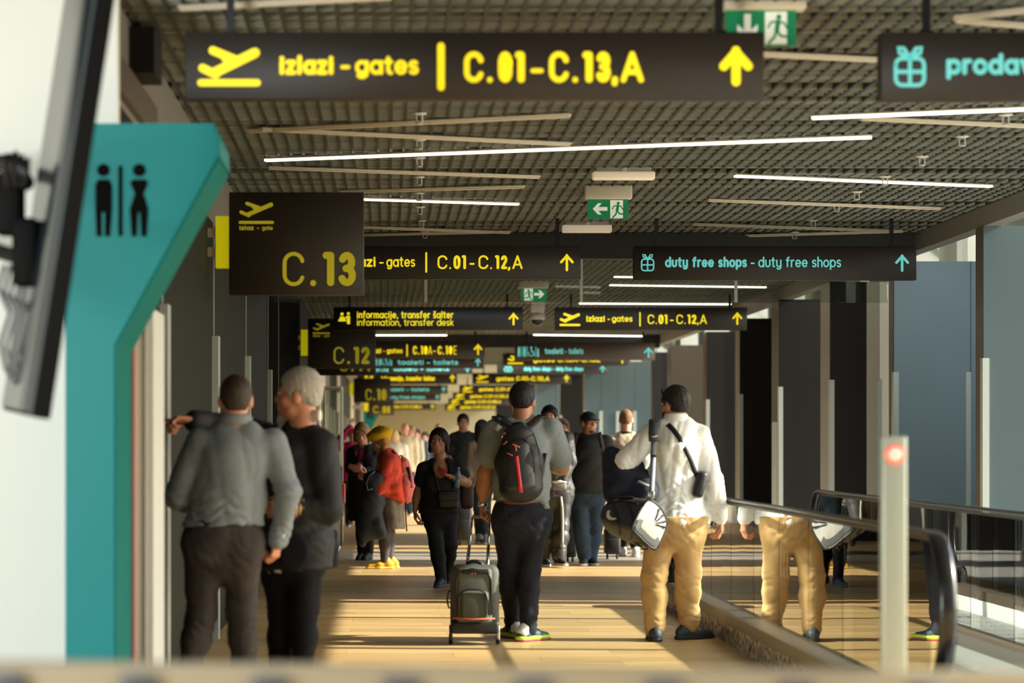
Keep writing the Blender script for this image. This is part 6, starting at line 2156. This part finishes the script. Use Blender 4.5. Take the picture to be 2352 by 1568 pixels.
def suitcase(px0, px1, py0, py1, z, label, colour, depth=.22, handle=None):
    a, b = P(px0, py1, z), P(px1, py0, z)
    root = empty('suitcase', ((a.x + b.x) / 2, z, 0))
    tag(root, label, 'suitcase')
    w, h = b.x - a.x, b.z - .06
    c = ((a.x + b.x) / 2, z, .06 + h / 2)
    m = mat('case_%d_%d_%d' % colour, colour, .55, vary=.08)
    MB().rbox(c, (w, depth, h), .03, 3).build('body', m, root)
    MB().rbox((c[0], z - depth / 2 - .004, c[2] - h * .15), (w * .8, .02, h * .5), .008, 2).build('front_pocket', m, root)
    MB().tube([(a.x + .01, z - depth / 2 + .03, .06 + .03), (a.x + .01, z - depth / 2 + .03, b.z - .04)], .005, 6).tube([(b.x - .01, z - depth / 2 + .03, .06 + .03), (b.x - .01, z - depth / 2 + .03, b.z - .04)], .005, 6).build('seam_zip', M_rub, root)
    for x in (a.x + .035, b.x - .035):
        MB().lathe([(.022, -.012), (.03, -.008), (.03, .008), (.022, .012)], (x, z, .03), 12, Matrix.Rotation(math.pi / 2, 3, 'Y')).build('wheel', M_rub, root)
    if handle:
        hp = P(handle[0], handle[1], z)
        MB().tube([(c[0] - .05, z + .05, b.z - .02), (hp.x - .05, z + .05, hp.z), (hp.x + .05, z + .05, hp.z), (c[0] + .05, z + .05, b.z - .02)], .009, 8).build('pull_handle', M_steel, root)
    MB().tube([(c[0] - .05, z, b.z - .005), (c[0] - .03, z, b.z + .03), (c[0] + .03, z, b.z + .03), (c[0] + .05, z, b.z - .005)], .008, 6).build('carry_handle', M_rub, root)
    return root


suitcase(1297, 1322, 1180, 1286, 28.0, 'charcoal upright suitcase between the tracksuit man and the cap man', (48, 48, 50), .3, (1308, 1135))
suitcase(1388, 1424, 1212, 1278, 28.75, 'black suitcase on the floor left of the beige sweater man', (30, 30, 31), .24, (1398, 1110))
suitcase(1050, 1083, 1160, 1248, 32.6, 'black suitcase on the floor right of the woman in black', (28, 28, 30), .24, (1072, 1110))

# ---- people further back
m10 = Person('woman in dark coat with magenta scarf looking at her phone', 28.6,
             dict(head=(831, 996), neck=(834, 1028), ls=(812, 1042), rs=(862, 1042), le=(808, 1075, -.05), lw=(815, 1082, -.22), re=(864, 1080, -.05), rw=(838, 1084, -.24),
                  hip=(838, 1140), lk=(832, 1205), la=(832, 1265), rk=(846, 1205), ra=(846, 1265)),
             195, 186, 838, skin=(212, 158, 130), vox=.0125, female=True, pitch=-20)
m10.body(hands=(((.4, -.6, .1), (0, 0, 1), 1, .5), ((-.5, -.6, .1), (0, 0, 1), -1, .6)))
m10.face()
m10.hair((150, 122, 88), 'bob', .016, .006)
m10.shirt((26, 28, 36), name='coat', sleeve=.95, puff=.03, fold=.007, seed=17, neck_r=.08, vneck=(.06, .12), hem=1195, extra=[f_(m10.J['hip'], m10.J['hip'] - np.array((0, 0, .28)), (.19, .15), (.20, .16), m10.u)])
field_obj('scarf', mat('scarf_magenta', (150, 24, 84), .8), m10.root, [c_(m10.J['neck'] + m10.fwd * .055 - np.array((0, 0, .045)), m10.J['neck'] + m10.fwd * .10 - np.array((0, 0, .17)), .045, .05)], .01, fold=.004)
m10.trousers((30, 29, 34), puff=.014)
m10.shoes((24, 24, 26), sole=(30, 30, 32))
ph2 = empty('phone', P(818, 1070, 28.3))
tag(ph2, 'phone in magenta flip case held by the woman with the magenta scarf', 'phone')
MB().rbox(P(818, 1071, 28.28), (.14, .014, .08), .004, 2, Matrix.Rotation(-.25, 3, 'Y') @ Matrix.Rotation(.8, 3, 'X')).build('flip_case', mat('case_magenta', (168, 26, 92), .5), ph2)
MB().rbox(P(814, 1074, 28.25), (.15, .012, .06), .004, 2, Matrix.Rotation(.35, 3, 'Y')).build('phone_body', mat('phone_tan', (150, 110, 84), .4), ph2)

m11 = Person('young man in dark patterned T-shirt walking towards the viewer', 35.0,
             dict(head=(1064, 970), neck=(1064, 996), ls=(1043, 1006), rs=(1086, 1006), le=(1038, 1045), lw=(1036, 1076, -.05), re=(1091, 1045), rw=(1090, 1076, -.05),
                  hip=(1064, 1098), lk=(1056, 1160, -.05), la=(1056, 1218), rk=(1071, 1160), ra=(1072, 1218, .1)),
             180, 176, 1064, skin=(214, 158, 128), vox=.014)
m11.body(hands=(((0, -.1, -1), (1, 0, 0), 1, .5), ((0, -.1, -1), (-1, 0, 0), -1, .5)))
m11.face()
m11.hair((62, 46, 36), 'short', .012)
m11.shirt(mat('tee_pattern', (40, 42, 44), .8, vary=.7, scale=26), sleeve=.40, hem=1100, puff=.022, seed=19)
m11.trousers((150, 146, 132), puff=.018)
m11.shoes((40, 40, 44))
m12 = Person('woman with long black hair and taupe top walking away', 33.0,
             dict(head=(1107, 986), neck=(1107, 1014), ls=(1088, 1026), rs=(1128, 1026), le=(1084, 1064), lw=(1078, 1096, -.1), re=(1132, 1064), rw=(1134, 1096),
                  hip=(1107, 1108), lk=(1100, 1165), la=(1100, 1222, .1), rk=(1114, 1165), ra=(1116, 1222, -.05)),
             0, 12, 1107, skin=(196, 142, 112), vox=.0135, female=True)
m12.body(hands=(((0, 0, -1), (1, 0, 0), -1, .5), ((0, 0, -1), (-1, 0, 0), 1, .5)))
m12.hair((20, 18, 19), 'long', .016, .005)
m12.shirt((124, 108, 90), name='blouse', sleeve=.9, hem=1118, puff=.022, seed=23)
m12.trousers((46, 54, 66), puff=.014)
m12.shoes((120, 118, 112), sole=(210, 208, 200))
m13 = Person('person with brown hair mostly hidden between tracksuit man and cap man', 30.2,
             dict(head=(1291, 985), neck=(1291, 1014), ls=(1270, 1028), rs=(1314, 1028), le=(1266, 1070), lw=(1268, 1105), re=(1318, 1070), rw=(1316, 1105),
                  hip=(1292, 1120), lk=(1286, 1185), la=(1286, 1258), rk=(1298, 1185), ra=(1298, 1258)),
             180, 170, 1292, skin=(150, 104, 84), vox=.0135)
m13.body()
m13.face()
m13.hair((70, 44, 34), 'bob', .018, .004)
m13.shirt((40, 38, 38), name='jacket', sleeve=1.0, hem=1130, puff=.024)
m13.trousers((34, 34, 38))
m13.shoes((30, 30, 32))


def far_person(label, px, top, z, facing, shirt, trous, hair, skin=(206, 152, 126), bald=False, raised=False, hair_style='short'):
    u = F / z
    floor = VY + EYE * u
    hgt = floor - top
    q = lambda dx, fy: (px + dx * u, top + hgt * fy)
    J = dict(head=q(0, .066), neck=q(0, .155), ls=q(-.175, .19), rs=q(.175, .19), le=q(-.21, .36), lw=q(-.20, .49), re=q(.21, .36), rw=q(.20, .49),
             hip=q(0, .50), lk=q(-.08, .72), la=q(-.08, .95), rk=q(.08, .72), ra=q(.09, .95))
    if raised:
        J['le'], J['lw'] = q(-.28, .14), q(-.05, -.02)
    p = Person(label, z, J, facing, facing + 8, px, skin=skin, vox=.02, group='people in the distant crowd')
    p.body(hands=(((0, 0, -1 if not raised else 1), (1, 0, 0), 1, .4), ((0, 0, -1), (-1, 0, 0), -1, .4)))
    if not bald:
        p.hair(hair, hair_style, .014, .0)
    p.shirt(shirt, sleeve=1.0, puff=.024, hem=top + hgt * .53)
    p.trousers(trous, puff=.018)
    p.shoes((40, 40, 42))
    return p


far_person('distant bald man in cream shirt, left of the head of the woman in black', 930, 972, 46, 175, (214, 206, 180), (48, 60, 84), (90, 70, 60), bald=True)
far_person('distant person in white jacket just right of the bald man in cream', 944, 979, 49, 185, (206, 206, 190), (86, 120, 160), (160, 130, 100))
far_person('distant dark-haired man in slate blue jacket right of the white jacket', 957, 986, 52, 180, (70, 82, 96), (40, 44, 54), (34, 30, 30))
far_person('distant fair-haired person in white top directly behind the yellow beret', 905, 990, 44, 0, (226, 224, 216), (70, 70, 74), (200, 176, 130), hair_style='bob')
far_person('distant man in dark clothes half hidden behind the white top', 915, 994, 56, 180, (60, 66, 72), (40, 42, 48), (44, 40, 38))
far_person('distant bald head just above the hair of the woman in black', 1006, 972, 60, 180, (80, 76, 72), (44, 44, 50), (70, 60, 54), bald=True)
far_person('distant small person in dark blue left of the woman in black', 976, 994, 54, 180, (44, 50, 66), (40, 40, 46), (64, 50, 44))
far_person('distant person in magenta with an arm raised over the head', 812, 986, 40, 180, (190, 44, 120), (50, 46, 56), (150, 120, 90), raised=True)
